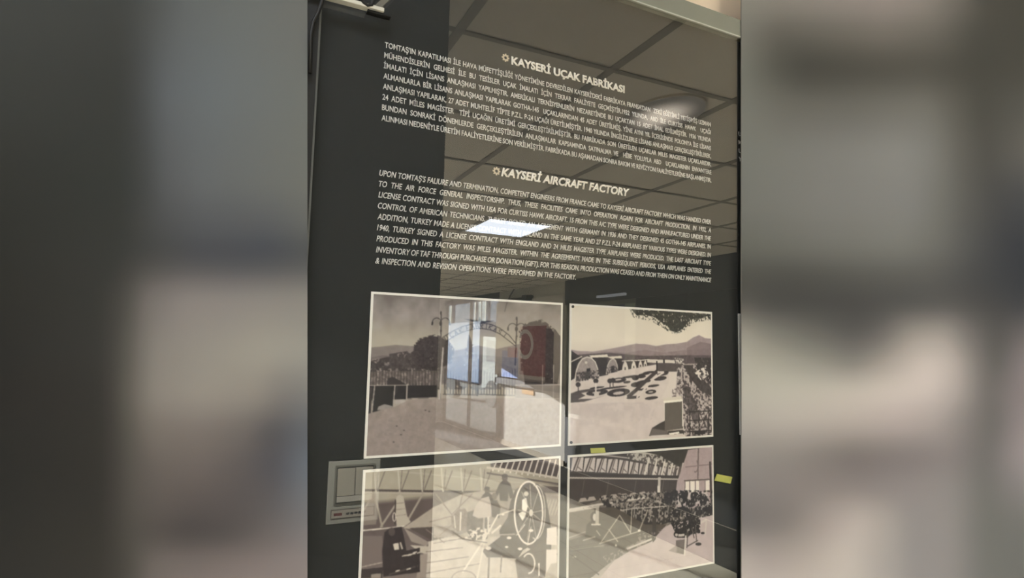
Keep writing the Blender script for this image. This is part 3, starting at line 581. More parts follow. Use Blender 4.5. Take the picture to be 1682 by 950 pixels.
def paint_assembly(c):
    c.grad([(770, (142,136,122), 760), (808, (142,135,122), 760), (816, (80,71,69), 760), (880, (86,77,75), 760), (950, (112,102,98), 760)])
    c.grain(6, 16, 2)
    # glazed roof edge: panes between slanting struts
    c.line([(592,806),(925,811)], 3.4, (66,59,58)); c.line([(592,809.5),(925,815)], 2.4, (150,143,132)); c.line([(640,774),(920,800)], 1.4, (158,150,138))
    for x in (618, 657, 694, 728, 760, 792): c.line([(x-3,770),(x,808)], 2.4, (166,159,146)); c.line([(x+4,772),(x+1,806)], 1.2, (100,92,88)); c.line([(x+15,774),(x+3,806)], 1.5, (96,88,85))
    c.poly([(712,809),(925,815),(925,878),(712,880)], (88,79,76), amp=14, sc=7)
    # roof lights at the upper right
    c.poly([(806,760),(925,748),(925,790),(860,778),(806,768)], (70,62,61))
    for i in range(12):
        x = 812+i*9.6; c.line([(x+5,756),(x-3,774+i*1.2)], 2.2, (196,188,178))
    c.line([(800,769),(860,776),(925,788)], 3.2, (176,168,156)); c.line([(800,778),(925,797)], 2.4, (80,72,70))
    for i in range(9): c.line([(884+i*5,822),(876+i*5,846)], 2.0, (184,176,166))
    # fuselage, fin, tail plane, struts
    c.poly([(662,868),(680,856),(712,834),(760,812),(800,806),(800,880),(712,884),(690,872)], (148,139,129), amp=5); c.poly([(672,868),(712,866),(800,862),(800,882),(716,892),(694,880)], (74,66,64))
    for a, b in (((695,812),(672,852)), ((615,812),(598,838)), ((654,824),(626,866)), ((616,812),(628,866))): c.line([a, b], 3.2, (138,130,120))
    c.poly([(652,866),(650,836),(650,822),(653,815),(658,813),(663,817),(666,832),(669,848),(675,858),(664,866)], (158,150,138)); [c.line([(651,y),(667,y-2)], 0.9, (116,108,100)) for y in (828,838,848)]
    c.line([(650,822),(649,862)], 2.0, (60,53,52)); c.arc(648,850,2.4,7,0,6.28,1.2,(186,178,168)); c.poly([(592,842),(618,812),(620,850),(618,862),(592,864)], (128,119,110), 0.6)
    c.line([(592,872.5),(650,867),(664,865)], 2.0, (196,188,176)); c.poly([(594,881),(628,881),(632,926),(594,930)], (102,92,89)); c.line([(594,932),(630,924)], 1.4, (160,150,140))
    c.poly([(664,868),(706,892),(700,898),(676,890)], (132,123,116)); c.poly([(674,896),(706,898),(704,912),(690,908)], (166,157,146)); c.poly([(690,912),(708,908),(702,950),(684,950)], (136,126,119))
    # man at the bench
    c.poly([(632,875),(640,868),(660,866),(664,884),(668,905),(690,900),(690,940),(630,948),(628,906)], (46,40,41), amp=4); c.ell(644, 874, 5.5, 7, (70,61,60)); c.poly([(646,894),(655,892),(656,903),(648,904)], (180,172,160)); c.line([(658,892),(661,902)], 2.6, (160,152,142)); c.line([(661,914),(690,908)], 2.0, (172,164,152)); c.line([(640,944),(686,930)], 2.4, (70,62,60)); c.line([(684,908),(684,938)], 2.2, (44,39,39))
    for x, y in ((670,912),(650,938),(668,935),(678,908)): c.poly([(x,y),(x+7,y-2),(x+7,y),(x,y+2)], (192,184,172))
    c.poly([(592,936),(630,932),(628,950),(592,950)], (52,46,46)); c.poly([(610,944),(626,942),(626,950),(610,950)], (130,122,114))
    # floor at the bottom right
    c.poly([(704,890),(800,868),(925,870),(925,950),(700,950)], (172,164,154), amp=12, sc=8, seed=7)
    c.poly([(712,836),(770,812),(840,806),(925,812),(925,880),(712,884)], (150,141,131), 0.75, amp=16, sc=7, seed=9)
    for a, b in (((700,925),(770,915)), ((700,942),(790,926)), ((712,893),(790,880)), ((900,905),(925,915)), ((700,907),(760,900))): c.line([a, b], 1.4, (118,108,102))
    # canopy of struts, cowling and engine bearers
    for a, b in (((716,812),(742,846)), ((742,846),(776,812)), ((706,858),(744,848)), ((744,848),(776,872)), ((760,812),(744,880)), ((722,880),(748,858)), ((700,870),(730,892))): c.line([a, b], 1.4, (112,102,95))
    c.poly([(741,850),(752,838),(764,836),(770,846),(768,868),(752,874),(742,866)], (112,102,96), amp=16, sc=3); c.line([(757,842),(756,872)], 2.0, (206,198,186)); c.line([(746,848),(748,868)], 1.6, (198,190,178))
    c.poly([(768,842),(786,836),(800,840),(806,866),(800,886),(776,888),(766,872)], (84,76,73), amp=18, sc=4); c.foliage([(766,872),(806,862),(802,890),(770,892)], (196,187,176), 0.52, 4, 22)
    # dark engine mass behind the rim, with the men round it
    c.poly([(846,806),(866,792),(884,796),(896,815),(902,850),(906,880),(904,915),(884,908),(866,900),(848,910),(824,898),(820,872),(834,850),(838,826)], (64,57,56), amp=16, sc=6, seed=21)
    c.poly([(792,905),(822,882),(846,892),(860,902),(850,918),(820,916),(800,916)], (62,55,54), amp=8); c.poly([(846,920),(872,902),(905,880),(900,920),(894,950),(850,950)], (76,68,65), amp=8)
    c.poly([(898,868),(914,866),(914,896),(897,895)], (208,199,190)); c.poly([(897,903),(914,903),(914,925),(905,926),(896,944)], (206,197,188))
    for cx, cy, k in ((829,786,1.0), (800,806,.9)):
        c.ell(cx, cy, 4.6*k, 6.2*k, (72,63,61)); c.ell(cx, cy-3.4*k, 5.0*k, 3.2*k, (52,46,46))
        c.poly([(cx-3*k,cy+4*k),(cx+3*k,cy+4*k),(cx+9*k,cy+9*k),(cx+13*k,cy+22*k),(cx+15*k,cy+32*k),(cx+9*k,cy+34*k),(cx+6*k,cy+24*k),(cx+5*k,cy+38*k),(cx-8*k,cy+37*k),(cx-9*k,cy+24*k),(cx-13*k,cy+31*k),(cx-16*k,cy+26*k),(cx-9*k,cy+10*k)], (60,53,53), amp=6)
    c.poly([(776,848),(781,832),(791,819),(803,816),(808,834),(806,850),(786,852)], (166,156,147), amp=5); c.ell(812, 816, 4.4, 5.6, (92,82,78)); c.poly([(806,822),(816,822),(822,834),(820,852),(808,850)], (74,66,64), amp=6); c.line([(802,850),(802,874)], 3.0, (190,182,172)); c.line([(795,852),(794,872)], 2.6, (150,142,134))
    c.ell(870,800,7,6,(64,57,57)); c.ell(880,838,7,10,(60,53,53),amp=12); c.ell(864,812,4,4,(176,168,158))
    c.arc(868,843,23,51,0,6.29,2.6,(214,206,196),n=48); c.arc(880,842,15,44,-1.8,1.9,1.6,(180,172,162),n=40)
    c.poly([(857,822),(864,818),(867,832),(864,842),(857,838)], (214,206,196)); c.poly([(851,844),(858,841),(864,843),(862,850),(858,856),(854,850)], (216,208,198)); c.ell(872,843,3.4,6,(190,182,172))
    for q in np.linspace(0.3, 6.2, 9): c.line([(872+4*math.cos(q),843+8*math.sin(q)),(870+20*math.cos(q),843+46*math.sin(q))], 1.0, (166,158,148))
    c.line([(760,940),(796,886),(818,846)], 3.0, (200,192,180)); c.line([(796,888),(784,950)], 2.2, (196,188,176)); c.line([(820,846),(844,838)], 2.0, (190,182,170)); c.line([(808,876),(822,864)], 3.2, (200,192,182)); c.line([(800,880),(846,878)], 1.8, (150,140,132)); c.line([(742,872),(760,886),(800,892)], 1.4, (92,84,80))
    c.line([(848,880),(862,862)], 1.6, (196,188,178)); c.line([(866,896),(872,866)], 1.4, (196,188,178)); c.arc(868,926,10,16,-2.4,1.6,2.4,(204,196,186)); c.line([(885,926),(885,946)], 2.4, (204,196,186))
    for x, y, w in ((836,884,4),(832,899,3),(802,901,5),(854,902,4),(872,872,4),(826,846,2.5),(766,884,3)): c.ell(x, y, w, w*.6, (206,198,188), amp=16)
    c.line([(803,916),(802,950)], 2.4, (84,76,73)); c.line([(824,912),(822,940)], 2.0, (90,82,79)); c.arc(762,952,20,14,3.3,6.1,1.6,(120,110,104))

def paint_workshop(c):
    c.grad([(735, (74,70,68), 1050), (790, (70,64,62), 1050), (815, (72,65,63), 1050), (850, (104,97,92), 1050), (940, (176,166,162), 1050)])
    c.grain(5, 10, 2)
    c.poly([(933,752),(975,747),(1040,741),(1090,744),(1118,752),(1112,784),(933,782)], (66,61,60), amp=5)
    # roof lights with the lattice beams over them
    for i in range(11):
        x = 941+i*20.5-(i*i)*.33; w = 17-i*.75; y0 = 752.5+i*0.9; y1 = 775+i*0.85
        c.poly([(x,y0),(x+w+1,y0-.5),(x+w-1,y1),(x-3,y1)], (198,188,183)); c.line([(x+w*.55,y0),(x+w*.05,y1)], 2.6, (86,79,77)); c.line([(x+w*.75,y0),(x+w*.3,y1)], 1.5, (100,92,89)); c.line([(x+w*.5,y1-7),(x+w-2,y1-2)], 1.6, (120,110,107))
    c.line([(980,748),(1030,756),(1090,767)], 3.0, (70,64,63)); c.line([(975,746.5),(1030,753)], 1.4, (196,188,180))
    c.poly([(1030,746),(1060,742),(1088,750),(1112,766),(1112,772),(1085,766),(1030,754)], (196,190,180), 0.9); c.foliage([(1030,744),(1112,752),(1114,774),(1030,756)], (74,69,67), 0.5, 3, 3)
    for i in range(9): c.line([(1060+i*6.4,752+i*1.4),(1052+i*6.8,782)], 2.6, (214,206,196) if i % 2 else (92,86,83))
    c.line([(933,781),(1115,784)], 4.0, (58,53,52)); c.line([(933,785.5),(1118,788)], 2.0, (186,178,170))
    c.poly([(1040,738),(1130,733),(1128,748),(1116,768),(1086,750)], (66,64,61), amp=4)
    c.poly([(933,788),(1112,790),(1112,830),(933,822)], (66,59,57), amp=4, sc=10)
    for x in (960, 1000, 1045, 1090): c.line([(x,790),(x-4,815)], 1.2, (92,84,80))
    # bright gable wall with windows
    c.poly([(1108,824),(1112,792),(1120,770),(1130,740),(1171,733),(1173,830),(1108,840)], (170,154,155), amp=9, sc=4, seed=9); c.line([(1147,735),(1146,788)], 2.0, (112,100,101)); c.line([(1126,768),(1171,763)], 1.6, (138,124,125)); c.arc(1142,766,4,10,-1,2,1.4,(122,110,110)); c.line([(1166,760),(1169,845)], 3.2, (74,67,67))
    for x0, x1 in ((1125,1132),(1133,1141),(1142,1148),(1158,1165)): c.poly([(x0,791),(x1,789),(x1,808),(x0,810)], (232,224,214)); c.line([(x0,791),(x0,810)], 1.0, (90,82,80))
    c.line([(1124,790.5),(1166,788)], 1.6, (96,87,86)); c.poly([(1112,812),(1160,808),(1166,826),(1112,830)], (196,184,182), amp=10)
    c.line([(1083,786),(1082,822)], 4.2, (190,182,174)); c.line([(1082,800),(1082,824)], 4.6, (220,212,204)); c.line([(1100,790),(1098,816)], 1.6, (60,55,54))
    # crowd and machines
    c.poly([(940,838),(985,822),(1040,812),(1110,808),(1110,846),(1060,862),(1000,862),(940,862)], (118,110,104), amp=24, sc=5, seed=13)
    for i, (x, y) in enumerate(((958,822),(972,820),(992,818),(1008,816),(1025,815),(1040,814),(1055,812))): c.poly([(x-8,y+4),(x-4,y-3),(x+4,y-4),(x+8,y+2)], (168,158,150))
    c.line([(934,838),(980,830),(1060,818)], 3, (206,197,188)); c.foliage([(985,816),(1108,808),(1112,846),(1060,850),(1000,850)], (46,43,43), 0.46, 5, 15); c.foliage([(1000,812),(1112,806),(1116,846),(1010,846)], (186,178,171), 0.64, 4, 16, a=0.7)
    c.poly([(1000,838),(1108,822),(1106,856),(1060,872),(1030,858)], (50,47,46), 0.9, amp=10, sc=5); c.foliage([(1010,826),(1110,820),(1108,866),(1040,872)], (150,142,136), 0.6, 3.4, 18)
    for x in (1030,1043,1056,1070,1084,1098): c.line([(x,828),(x-2,852)], 1.3, (158,150,143))
    c.line([(1000,842),(1040,836),(1095,832)], 1.2, (190,182,174))
    for x, y, w, h in ((1098,820,9,14),(1108,812,7,9),(1121,818,8,13),(1127,812,4,8),(1141,817,9,11),(1155,822,8,13),(1151,814,4,4),(1134,828,10,7),(1120,838,15,6),(1110,845,9,7),(1150,838,12,9),(1164,838,7,15),(1131,846,8,10),(1142,846,6,8)): c.ell(x, y, w*.8, h*.8, (42,40,41), amp=10)
    c.foliage([(1090,806),(1172,806),(1172,862),(1096,870)], (44,42,43), 0.55, 4, 19); c.foliage([(1096,812),(1172,812),(1172,862),(1100,866)], (190,180,177), 0.66, 4, 20, a=0.75)
    # floor
    c.poly([(1060,885),(1100,862),(1173,846),(1175,926),(1060,950),(985,950),(1010,920)], (194,180,179), amp=8, sc=14, seed=23)
    c.poly([(934,842),(985,834),(1010,834),(1060,862),(1095,862),(1070,890),(1035,905),(1000,926),(970,950),(934,950)], (84,77,71), amp=7, sc=9, seed=25)
    c.poly([(934,842),(975,834),(979,850),(964,862),(962,880),(934,888)], (118,110,102), amp=6); c.line([(934,841),(984,833)], 2.4, (200,192,182))
    c.ell(976,850,6,9,(76,69,65)); c.ell(977,850,3,6,(196,188,178)); c.poly([(979,834),(984,833),(984,862),(978,864)], (176,168,158)); c.line([(972,862),(986,862)], 2.2, (206,198,188))
    for a, b in (((988,890),(1018,847)), ((1018,847),(1036,876)), ((985,893),(1050,873)), ((1000,870),(1015,890)), ((958,888),(978,882)), ((980,872),(986,880)), ((1064,838),(1050,872)), ((1038,836),(1036,874)), ((940,905),(992,897)), ((934,884),(962,874))): c.line([a, b], 1.7, (168,160,148))
    c.ell(1050,872,2.4,2,(216,208,198)); c.ell(1012,896,1.6,2,(216,208,198)); c.ell(944,915,3,1.4,(196,188,178)); c.line([(934,906),(1000,896)], 1.0, (58,52,50)); c.line([(936,910),(984,944)], 1.4, (60,54,50)); c.poly([(1071,850),(1078,850),(1077,886),(1072,892)], (70,64,62)); c.line([(1030,902),(1070,886)], 2.6, (206,198,190)); c.foliage([(990,915),(1060,885),(1064,894),(1000,926)], (190,178,174), 0.56, 4, 27, a=0.5)
    # bench in the foreground
    c.poly([(1108,872),(1130,862),(1146,858),(1150,866),(1128,884),(1112,884)], (58,54,54), amp=14, sc=3); c.poly([(1110,888),(1125,886),(1124,911),(1110,908)], (112,103,100), amp=4); c.poly([(1098,905),(1112,895),(1112,909)], (142,130,128), 0.8); c.line([(1127,872),(1124,912)], 2.4, (210,202,194)); c.line([(1126,874),(1160,854)], 2.6, (208,200,192)); c.line([(1160,854),(1158,878)], 2.0, (206,198,190))
    c.foliage([(1100,856),(1150,850),(1150,876),(1112,882)], (44,42,42), 0.38, 3.4, 31); c.ell(1111,878,4.6,5,(46,43,43)); c.ell(1111,879,2.4,2.6,(190,182,174)); c.poly([(1114,878),(1124,877),(1124,881),(1114,882)], (198,190,182))
    for a, b in (((1142,866),(1144,890)), ((1130,872),(1128,900)), ((1128,898),(1146,888)), ((1136,868),(1140,884))): c.line([a, b], 1.5, (92,84,82))
    c.ell(1147,894,5,2.6,(56,52,52)); c.ell(1154,876,3.2,1.8,(60,56,56)); c.foliage([(1040,880),(1100,866),(1105,872),(1050,896)], (186,174,171), 0.56, 4, 33, a=0.5)

PA, PB, PC, PD = (0.226, 0.602), (0.6185, 0.9935), (0.226, 0.602), (0.6185, 0.9935)
make_photo(*PA, -0.1905, 0.0855, 'black and white photograph of an arched iron gate with lamp posts, upper left of four', paint_gate, 340, 1)
_, rB = make_photo(*PB, -0.1905, 0.0855, 'black and white photograph of round-roofed hangars and clipped gardens, upper right of four', paint_field, 330, 2, 1.1)
make_photo(*PC, -0.488, -0.2088, 'washed-out photograph of workers around an aircraft frame and tail fin, lower left of four', paint_assembly, 330, 3, 1.3)
make_photo(*PD, -0.460, -0.2088, 'black and white photograph of a long workshop hall with benches, lower right of four', paint_workshop, 330, 4)
def paint_next(c):
    c.grad([(515, (190,184,172), 1214), (560, (120,114,108), 1214), (600, (76,72,70), 1214), (640, (150,144,138), 1214), (715, (110,104,100), 1214)])
make_photo(1.0755, 1.29, -0.1905, 0.0855, 'edge of the next photograph, mostly hidden at the right end of the glass', paint_next, 120, 5)
M_pin = mat('dark_pin', (40, 40, 40), 0.5)
pB = [o for o in bpy.data.objects if o.name.startswith('photograph') and 'hangars' in o.get('label', '')][0]
for x, z in ((rB[0]+0.0036, rB[2]+0.0036), (rB[0]+0.0036, rB[3]-0.0036)):
    MB().prism([(x+0.0016*math.cos(a), Yb-0.0026, z+0.0016*math.sin(a)) for a in np.linspace(0, 6.2832, 13)[:-1]], (0, 0.002, 0)).build('fixing_pin', M_pin, pB)

# small lime patches on the board
M_patch = mat('lime_patch', (176, 178, 92), 0.7, noise=0.08, scale=80)
def patch(px, label):
    P = [at(a, b, Yb-0.0024) for a, b in px]; o = MB().prism([tuple(q) for q in P], (0, 0.0008, 0)).build('board_patch', M_patch); tag(o, label, 'sticky note'); return o
patch([(970,737),(993,736),(995,744),(971,745)], 'small lime patch between the hangar photograph and the workshop photograph')
patch([(1178,779),(1203,784),(1200,795),(1174,790)], 'small lime patch right of the workshop photograph')

# ------------------------------------------------------------------ bracket, cable at the top left of the glass
p = empty('glass_bracket', at(580, 10, -0.004), 'pale aluminium bar bracket clamped on the glass at its upper left corner', 'bracket')
z0, z1 = EYE+0.5715*D, EYE+0.5785*D
MB().box(0.055, 0.1290, -0.012, -0.0035, z0, z1, 0.0008).build('bar', mat('brushed_aluminium', (186, 184, 172), 0.45, noise=0.05, scale=60), p)
MB().box(0.113, 0.137, -0.009, -0.0011, z0-0.0020, z0+0.0002, 0.0005).build('bar_shade', M_black, p)  # dark strip standing in for shade under the bar's right end
a, b = at(612, 12, -0.01), at(650, -22, -0.01)
MB().prism([tuple(a), tuple(a+np.array([0.0065, 0, -0.0006])), tuple(b+np.array([0.0065, 0, 0])), tuple(b)], (0, 0.004, 0)).build('brace', mat('grey_brace', (92, 90, 82), 0.5), p)
cb = MB().tube([tuple(at(x, y, -0.012)) for x, y in ((590,-14),(592,-4),(597,4),(604,9),(611,8),(613,-2),(612,-14))], 0.0016).build('cable', M_black, smooth=True)
tag(cb, 'short black cable looping behind the aluminium bracket', 'cable')
cb = MB().tube([tuple(at(x, y, -0.009)) for x, y in ((532,-20),(530,0),(523,20),(515,35),(511,55),(509,120))], 0.0019).build('cable', M_black, smooth=True)
tag(cb, 'black cable running down the black upright profile left of the glass', 'cable')

# ------------------------------------------------------------------ switch plate on the column (seen mirrored)
SK = (D+RC)/2.15; YS = -RC
def sb(mb, x0, x1, d0, d1, z0, z1, bev=0.0): return mb.box(x0*SK, x1*SK, YS+d0, YS+d1, EYE+z0*SK, EYE+z1*SK, bev)
p = empty('switch_plate', (0.455*SK, YS, EYE-0.62*SK), 'pale double light switch with a label slot below, on the dark column', 'light switch')
M_sw = mat('grey_plastic', (206, 208, 196), 0.5, noise=0.02); M_sw2 = mat('switch_cream', (222, 218, 200), 0.45, noise=0.02); M_gap = mat('dark_gap', (34, 32, 28), 0.7)
sb(MB(), 0.366, 0.545, 0, 0.004, -0.623, -0.412, 0.002).build('backing_plate', M_sw, p)
fx0, fx1, fzb, fzt = 0.388, 0.527, -0.561, -0.426
sb(MB(), fx0, fx1, 0.004, 0.0065, fzb, fzt, 0.001).build('switch_frame', mat('switch_rim', (150, 150, 136), 0.5), p)
sb(MB(), fx0+0.006, fx1-0.006, 0.0065, 0.008, fzb+0.008, fzt-0.006).build('rocker_base', M_gap, p)
xm = 0.5*(fx0+fx1)
sb(MB(), fx0+0.009, xm-0.0012, 0.008, 0.010, fzb+0.032, fzt-0.010, 0.0008).build('rocker', M_sw2, p)
sb(MB(), xm+0.0012, fx1-0.009, 0.008, 0.010, fzb+0.032, fzt-0.010, 0.0008).build('rocker', M_sw2, p)
sb(MB(), fx0+0.009, fx1-0.009, 0.008, 0.0095, fzb+0.011, fzb+0.030, 0.0005).build('lower_bar', mat('switch_bar', (236, 234, 220), 0.4), p)
lb = sb(MB(), 0.380, 0.530, 0.004, 0.0055, -0.606, -0.574, 0.0005).build('label_slot', mat('slot_rim', (120, 116, 104), 0.6), p)
sb(MB(), 0.383, 0.527, 0.0055, 0.006, -0.603, -0.577).build('label_card', mat('slot_card', (216, 210, 194), 0.6), lb)
sb(MB(), 0.390, 0.418, 0.006, 0.0063, -0.595, -0.586).build('red_mark', mat('red_ink', (120, 40, 34), 0.6), lb)
k = MB()
for i in range(5): sb(k, 0.432+i*0.014, 0.443+i*0.014, 0.006, 0.0063, -0.594-(i % 2)*0.001, -0.587)
k.build('black_mark', M_gap, lb)

# ------------------------------------------------------------------ things on the white stretch of the right wall (seen mirrored)
def wx(px, py, d=0.0): q = virt(px, py, 0, XR-d); return q
def wall_rect(mb, px0, py0, px1, py1, d0, d1):       # box on the right wall from two opposite pixels
    a, b = wx(px0, py0), wx(px1, py1); ys = sorted((a[1], b[1])); zs = sorted((a[2], b[2]))
    return mb.box(XR-d1, XR-d0, ys[0], ys[1], zs[0], zs[1])
p = empty('poster_case', (XR, -8.2, EYE-0.7), 'framed poster case with blue and brown panels on the white wall', 'poster case')
wall_rect(MB(), 818, 498, 926, 630, 0, 0.03).build('case_back', mat('case_white', (214, 208, 200), 0.7), p)
wall_rect(MB(), 828, 576, 853, 622, 0.03, 0.04).build('blue_panel', mat('blue_print', (80, 130, 215), 0.5, noise=0.12, scale=5), p)
rp = wall_rect(MB(), 858, 537, 899, 620, 0.03, 0.04).build('brown_panel', mat('brown_print', (150, 62, 60), 0.5, noise=0.1, scale=6), p)
wall_rect(MB(), 900, 540, 911, 630, 0.03, 0.04).build('dark_panel', mat('dark_print', (30, 32, 34), 0.5), p)
a = wx(866, 566); MB().ring((XR-0.045, a[1], a[2]), (0, 0.30, 0), (0, 0, 0.26), (0.006, 0, 0), 1.0, 0.74).build('ring_letter', mat('pale_ring', (235, 238, 230), 0.5), rp)
wall_rect(MB(), 838, 571, 853, 588, 0.04, 0.05).build('red_panel', mat('red_print', (170, 44, 40), 0.5), p)
sh = MB(); wall_rect(sh, 818, 629, 926, 634, 0.03, 0.07); sh.build('bottom_rail', M_black, p)
p = wall_rect(MB(), 858, 634, 877, 650, 0, 0.012).build('yellow_sign', mat('amber_print', (206, 150, 40), 0.5)); tag(p, 'small amber sign on the white wall below the poster case', 'sign')
p = empty('wall_lamp', wx(870, 490), 'dark swan-neck wall lamp above the poster case', 'wall lamp')
a = wx(872, 490); q = [wx(*s, 0.06) for s in ((838,492),(852,491),(866,490))]
MB().tube([tuple(v) for v in q], 0.022).build('arm', M_black, p, smooth=True); MB().box(XR-0.14, XR, a[1]-0.10, a[1]+0.10, a[2]-0.05, a[2]+0.05, 0.02).build('wall_mount', M_black, p)
MB().tube([tuple(wx(*s, 0.05)) for s in ((852,464),(845,474),(838,486),(832,500),(829,512))], 0.014).build('cord', M_black, p, smooth=True)
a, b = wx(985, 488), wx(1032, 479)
ls = MB().box(XR-0.06, XR-0.03, min(a[1], b[1]), max(a[1], b[1]), EYE+0.70, EYE+0.735).build('glint_strip', emit('glint_glow', (0.95, 0.97, 1.0), 1.6)); tag(ls, 'slim glowing strip imitating a reflected streak on the dark fascia over the right-hand window', 'glint')  # glowing bar stands in for a reflected streak, no lamp there

# ------------------------------------------------------------------ the street outside
struct(MB().box(XR+0.12, 40, -60, 6, -0.25, -0.12).build('ground_street', mat('asphalt', (120, 116, 112), 0.9, noise=0.1, scale=20))).name = 'floor.001'
struct(MB().box(XR+0.12, 7.2, -60, 6, -0.12, -0.04).build('ground_pavement', mat('pavement', (104, 100, 96), 0.9, noise=0.06, scale=12))).name = 'floor.002'
struct(MB().box(-12, XR+0.12, -60, YF-0.1, -0.12, -0.04).build('ground_forecourt', mat('pavement', (104, 100, 96)))).name = 'floor.003'
def building(x, y0, y1, h, rgb, label, rows, cols, zw=1.1, hw=1.5, z0=2.6):
    p = empty('building', (x, (y0+y1)/2, -0.12), label, 'building')
    MB().box(x, x+6, y0, y1, -0.12, h).build('facade', mat('render_%d_%d_%d' % rgb, rgb, 0.9, noise=0.04, scale=2), p)
    MB().box(x-0.12, x, y0, y1, h-0.3, h).build('cornice', mat('stone_trim', (214, 206, 188), 0.8), p)
    st = (y1-y0)/cols
    for r in range(rows):
        for k in range(cols):
            yc = y0+(k+.5)*st; zc = z0+r*2.9
            w = MB().box(x-0.08, x, yc-0.62, yc-0.5, zc, zc+hw).box(x-0.08, x, yc+0.5, yc+0.62, zc, zc+hw).box(x-0.1, x, yc-0.75, yc+0.75, zc-0.14, zc).box(x-0.08, x, yc-0.62, yc+0.62, zc+hw, zc+hw+0.12).box(x-0.05, x, yc-0.03, yc+0.03, zc, zc+hw).build('window', mat('stone_trim', (214, 206, 188)), p)
            MB().box(x-0.03, x, yc-0.5, yc+0.5, zc, zc+hw).build('pane', mat('pale_pane', (150, 160, 160), 0.2), w)
building(12.5, -16.0, -5.0, 9.0, (206, 200, 178), 'pale cream house across the street with framed windows', 2, 3)
building(10.0, -37.0, -16.5, 10.0, (84, 98, 116), 'blue-grey house farther along the street', 2, 5)
p = empty('truck', (8.6, -19.0, -0.12), 'blue box truck parked on the street outside the shop front', 'truck')
M_blue = mat('truck_blue', (70, 116, 176), 0.5); M_tyre = mat('tyre', (24, 24, 24), 0.8)
MB().box(7.7, 9.7, -21.0, -17.4, 0.55, 2.6, 0.04).build('cargo_box', M_blue, p)
MB().prism([(7.75, -17.35, 0.45), (7.75, -15.7, 0.45), (7.75, -15.7, 1.25), (7.75, -16.1, 2.05), (7.75, -17.35, 2.1)], (1.9, 0, 0)).build('cab', mat('truck_white', (220, 222, 222), 0.4), p)
MB().prism([(7.74, -16.95, 1.3), (7.74, -15.95, 1.3), (7.74, -16.25, 1.95), (7.74, -16.95, 1.98)], (0.02, 0, 0)).build('side_window', M_black, p)
MB().box(7.8, 9.6, -21.0, -15.8, 0.35, 0.55).build('chassis', M_black, p)
for x in (7.72, 9.42):
    for y in (-20.0, -16.5): MB().prism([(x, y+0.42*math.cos(a), 0.30+0.42*math.sin(a)) for a in np.linspace(0, 6.2832, 25)[:-1]], (0.26, 0, 0)).build('wheel', M_tyre, p)

# ------------------------------------------------------------------ added panels either side of the glass, blurred light and shade in their colours
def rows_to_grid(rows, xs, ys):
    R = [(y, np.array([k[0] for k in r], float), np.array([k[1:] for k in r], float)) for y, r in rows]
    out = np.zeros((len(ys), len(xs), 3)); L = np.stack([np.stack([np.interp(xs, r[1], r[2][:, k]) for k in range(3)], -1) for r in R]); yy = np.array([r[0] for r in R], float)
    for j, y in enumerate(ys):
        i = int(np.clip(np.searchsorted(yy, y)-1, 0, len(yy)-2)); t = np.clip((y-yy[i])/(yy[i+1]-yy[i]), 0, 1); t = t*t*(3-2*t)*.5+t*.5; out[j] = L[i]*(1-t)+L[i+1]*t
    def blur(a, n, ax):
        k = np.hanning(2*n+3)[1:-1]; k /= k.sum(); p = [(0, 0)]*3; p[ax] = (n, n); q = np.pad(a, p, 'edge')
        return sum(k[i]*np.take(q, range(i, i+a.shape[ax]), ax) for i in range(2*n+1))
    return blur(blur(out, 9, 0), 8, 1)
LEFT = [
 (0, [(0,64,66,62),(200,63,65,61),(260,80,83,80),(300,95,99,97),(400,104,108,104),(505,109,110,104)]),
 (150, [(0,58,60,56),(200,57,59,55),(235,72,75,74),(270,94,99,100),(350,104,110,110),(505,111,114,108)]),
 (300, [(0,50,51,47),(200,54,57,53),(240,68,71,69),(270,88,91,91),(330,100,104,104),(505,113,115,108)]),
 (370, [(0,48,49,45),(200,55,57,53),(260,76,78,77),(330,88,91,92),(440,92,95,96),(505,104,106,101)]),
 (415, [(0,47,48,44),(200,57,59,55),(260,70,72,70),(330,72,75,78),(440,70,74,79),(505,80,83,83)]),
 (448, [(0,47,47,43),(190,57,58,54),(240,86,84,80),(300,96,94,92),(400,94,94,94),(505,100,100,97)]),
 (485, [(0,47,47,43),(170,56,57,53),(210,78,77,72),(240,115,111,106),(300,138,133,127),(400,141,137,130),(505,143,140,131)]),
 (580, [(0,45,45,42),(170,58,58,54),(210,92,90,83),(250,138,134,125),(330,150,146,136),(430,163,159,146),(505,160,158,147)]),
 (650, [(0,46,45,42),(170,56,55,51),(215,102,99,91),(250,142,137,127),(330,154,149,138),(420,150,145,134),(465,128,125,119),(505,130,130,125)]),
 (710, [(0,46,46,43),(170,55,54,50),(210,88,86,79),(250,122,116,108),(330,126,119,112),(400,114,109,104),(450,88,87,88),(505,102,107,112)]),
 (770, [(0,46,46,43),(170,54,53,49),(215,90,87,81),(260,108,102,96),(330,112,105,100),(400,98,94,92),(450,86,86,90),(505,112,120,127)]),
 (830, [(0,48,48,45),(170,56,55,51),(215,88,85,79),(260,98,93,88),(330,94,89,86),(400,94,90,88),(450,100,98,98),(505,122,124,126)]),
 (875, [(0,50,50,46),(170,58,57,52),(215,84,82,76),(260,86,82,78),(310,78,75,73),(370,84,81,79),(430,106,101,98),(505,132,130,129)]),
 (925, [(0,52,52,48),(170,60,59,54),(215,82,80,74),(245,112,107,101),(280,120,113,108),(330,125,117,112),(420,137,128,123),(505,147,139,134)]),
 (990, [(0,53,53,49),(170,62,60,55),(215,86,83,77),(250,122,115,110),(330,136,127,122),(420,146,137,131),(505,154,145,140)])]
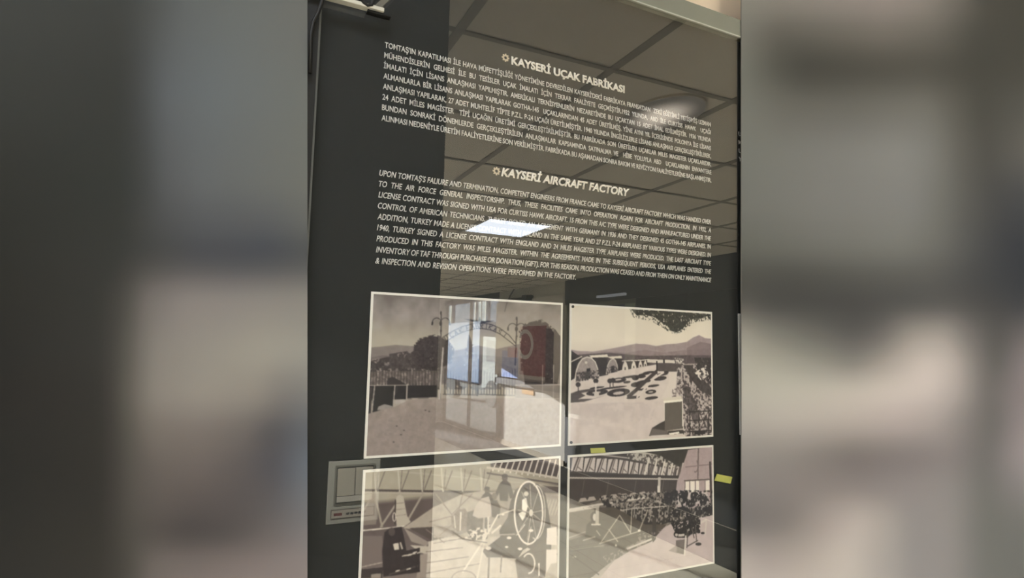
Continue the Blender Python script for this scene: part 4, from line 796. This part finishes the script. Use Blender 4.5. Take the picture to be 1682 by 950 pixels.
RIGHT = [
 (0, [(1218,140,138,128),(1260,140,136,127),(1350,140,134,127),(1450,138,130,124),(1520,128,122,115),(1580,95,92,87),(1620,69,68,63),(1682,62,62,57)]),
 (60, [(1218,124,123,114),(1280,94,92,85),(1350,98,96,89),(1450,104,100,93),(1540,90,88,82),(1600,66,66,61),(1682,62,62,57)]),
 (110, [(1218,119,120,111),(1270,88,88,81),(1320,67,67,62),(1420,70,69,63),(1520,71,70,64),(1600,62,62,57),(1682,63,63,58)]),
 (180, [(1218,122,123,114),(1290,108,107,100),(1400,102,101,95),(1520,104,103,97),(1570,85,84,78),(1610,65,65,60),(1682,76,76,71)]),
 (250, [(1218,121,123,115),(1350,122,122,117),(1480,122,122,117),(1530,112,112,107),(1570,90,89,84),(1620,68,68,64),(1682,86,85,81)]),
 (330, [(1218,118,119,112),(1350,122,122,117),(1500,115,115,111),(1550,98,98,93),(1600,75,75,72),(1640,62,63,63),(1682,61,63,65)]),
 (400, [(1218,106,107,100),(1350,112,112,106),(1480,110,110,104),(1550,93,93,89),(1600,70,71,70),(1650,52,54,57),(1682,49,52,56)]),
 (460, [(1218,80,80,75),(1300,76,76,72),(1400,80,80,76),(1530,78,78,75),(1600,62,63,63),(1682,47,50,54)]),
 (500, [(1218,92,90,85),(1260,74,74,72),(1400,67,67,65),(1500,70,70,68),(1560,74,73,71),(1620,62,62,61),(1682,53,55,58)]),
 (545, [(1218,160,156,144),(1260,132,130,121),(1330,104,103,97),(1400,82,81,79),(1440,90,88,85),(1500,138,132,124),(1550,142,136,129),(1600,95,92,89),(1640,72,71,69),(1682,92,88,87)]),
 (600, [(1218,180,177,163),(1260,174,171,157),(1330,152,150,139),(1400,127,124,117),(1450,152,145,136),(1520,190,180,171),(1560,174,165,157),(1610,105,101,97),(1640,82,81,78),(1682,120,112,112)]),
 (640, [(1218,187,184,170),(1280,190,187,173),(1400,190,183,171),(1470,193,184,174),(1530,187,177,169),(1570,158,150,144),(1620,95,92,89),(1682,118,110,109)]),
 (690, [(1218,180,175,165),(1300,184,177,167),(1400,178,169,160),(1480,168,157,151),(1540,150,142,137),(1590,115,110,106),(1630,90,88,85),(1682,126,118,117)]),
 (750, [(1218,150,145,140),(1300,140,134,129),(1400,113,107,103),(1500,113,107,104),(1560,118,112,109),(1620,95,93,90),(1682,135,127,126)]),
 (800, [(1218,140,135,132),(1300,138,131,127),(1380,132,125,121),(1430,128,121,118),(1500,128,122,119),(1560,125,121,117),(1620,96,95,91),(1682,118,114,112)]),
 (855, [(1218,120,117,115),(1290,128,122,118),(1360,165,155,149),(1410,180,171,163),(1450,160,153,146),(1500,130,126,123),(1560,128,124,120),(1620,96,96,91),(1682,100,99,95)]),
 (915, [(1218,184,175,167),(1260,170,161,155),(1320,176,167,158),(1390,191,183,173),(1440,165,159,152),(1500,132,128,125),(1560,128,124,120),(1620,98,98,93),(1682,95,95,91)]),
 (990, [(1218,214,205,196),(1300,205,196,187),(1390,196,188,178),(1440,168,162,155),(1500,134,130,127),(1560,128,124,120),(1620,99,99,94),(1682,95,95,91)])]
M_blurred = vcol('blurred_panel', 0.8, 0.1)
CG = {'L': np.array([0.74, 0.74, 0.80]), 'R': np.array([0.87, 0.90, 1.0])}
def side_panel(rows, xa, xb, label, gain, back):  # made-up panel filling a blurred border area
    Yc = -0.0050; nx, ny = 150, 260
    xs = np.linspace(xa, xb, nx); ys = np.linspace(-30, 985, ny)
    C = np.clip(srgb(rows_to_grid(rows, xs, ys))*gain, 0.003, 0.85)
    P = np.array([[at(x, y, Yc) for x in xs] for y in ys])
    base = P[-1].mean(0); p = empty('blurred_panel', (base[0], Yc, P[-1, :, 2].min()), label, 'wall print')
    grid_mesh('blurred_face', P, C, M_blurred, p)
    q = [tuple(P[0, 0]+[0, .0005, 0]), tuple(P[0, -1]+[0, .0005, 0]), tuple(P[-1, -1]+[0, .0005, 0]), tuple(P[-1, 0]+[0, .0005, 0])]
    MB().prism(q, (0, 0.001, 0)).build('panel_sheet', mat('panel_edge', (120, 118, 112), 0.9), p)
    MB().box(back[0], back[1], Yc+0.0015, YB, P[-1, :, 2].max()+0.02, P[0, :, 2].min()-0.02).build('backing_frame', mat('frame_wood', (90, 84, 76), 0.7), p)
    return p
side_panel(LEFT, -40, 505, 'large added panel coloured with blurred dark grey and lilac light and shade left of the glass display', CG['L'], (-0.145, 0.035))
side_panel(RIGHT, 1218, 1725, 'large added panel coloured with blurred grey and cream light and shade right of the glass display', CG['R'], (0.80, 1.28))
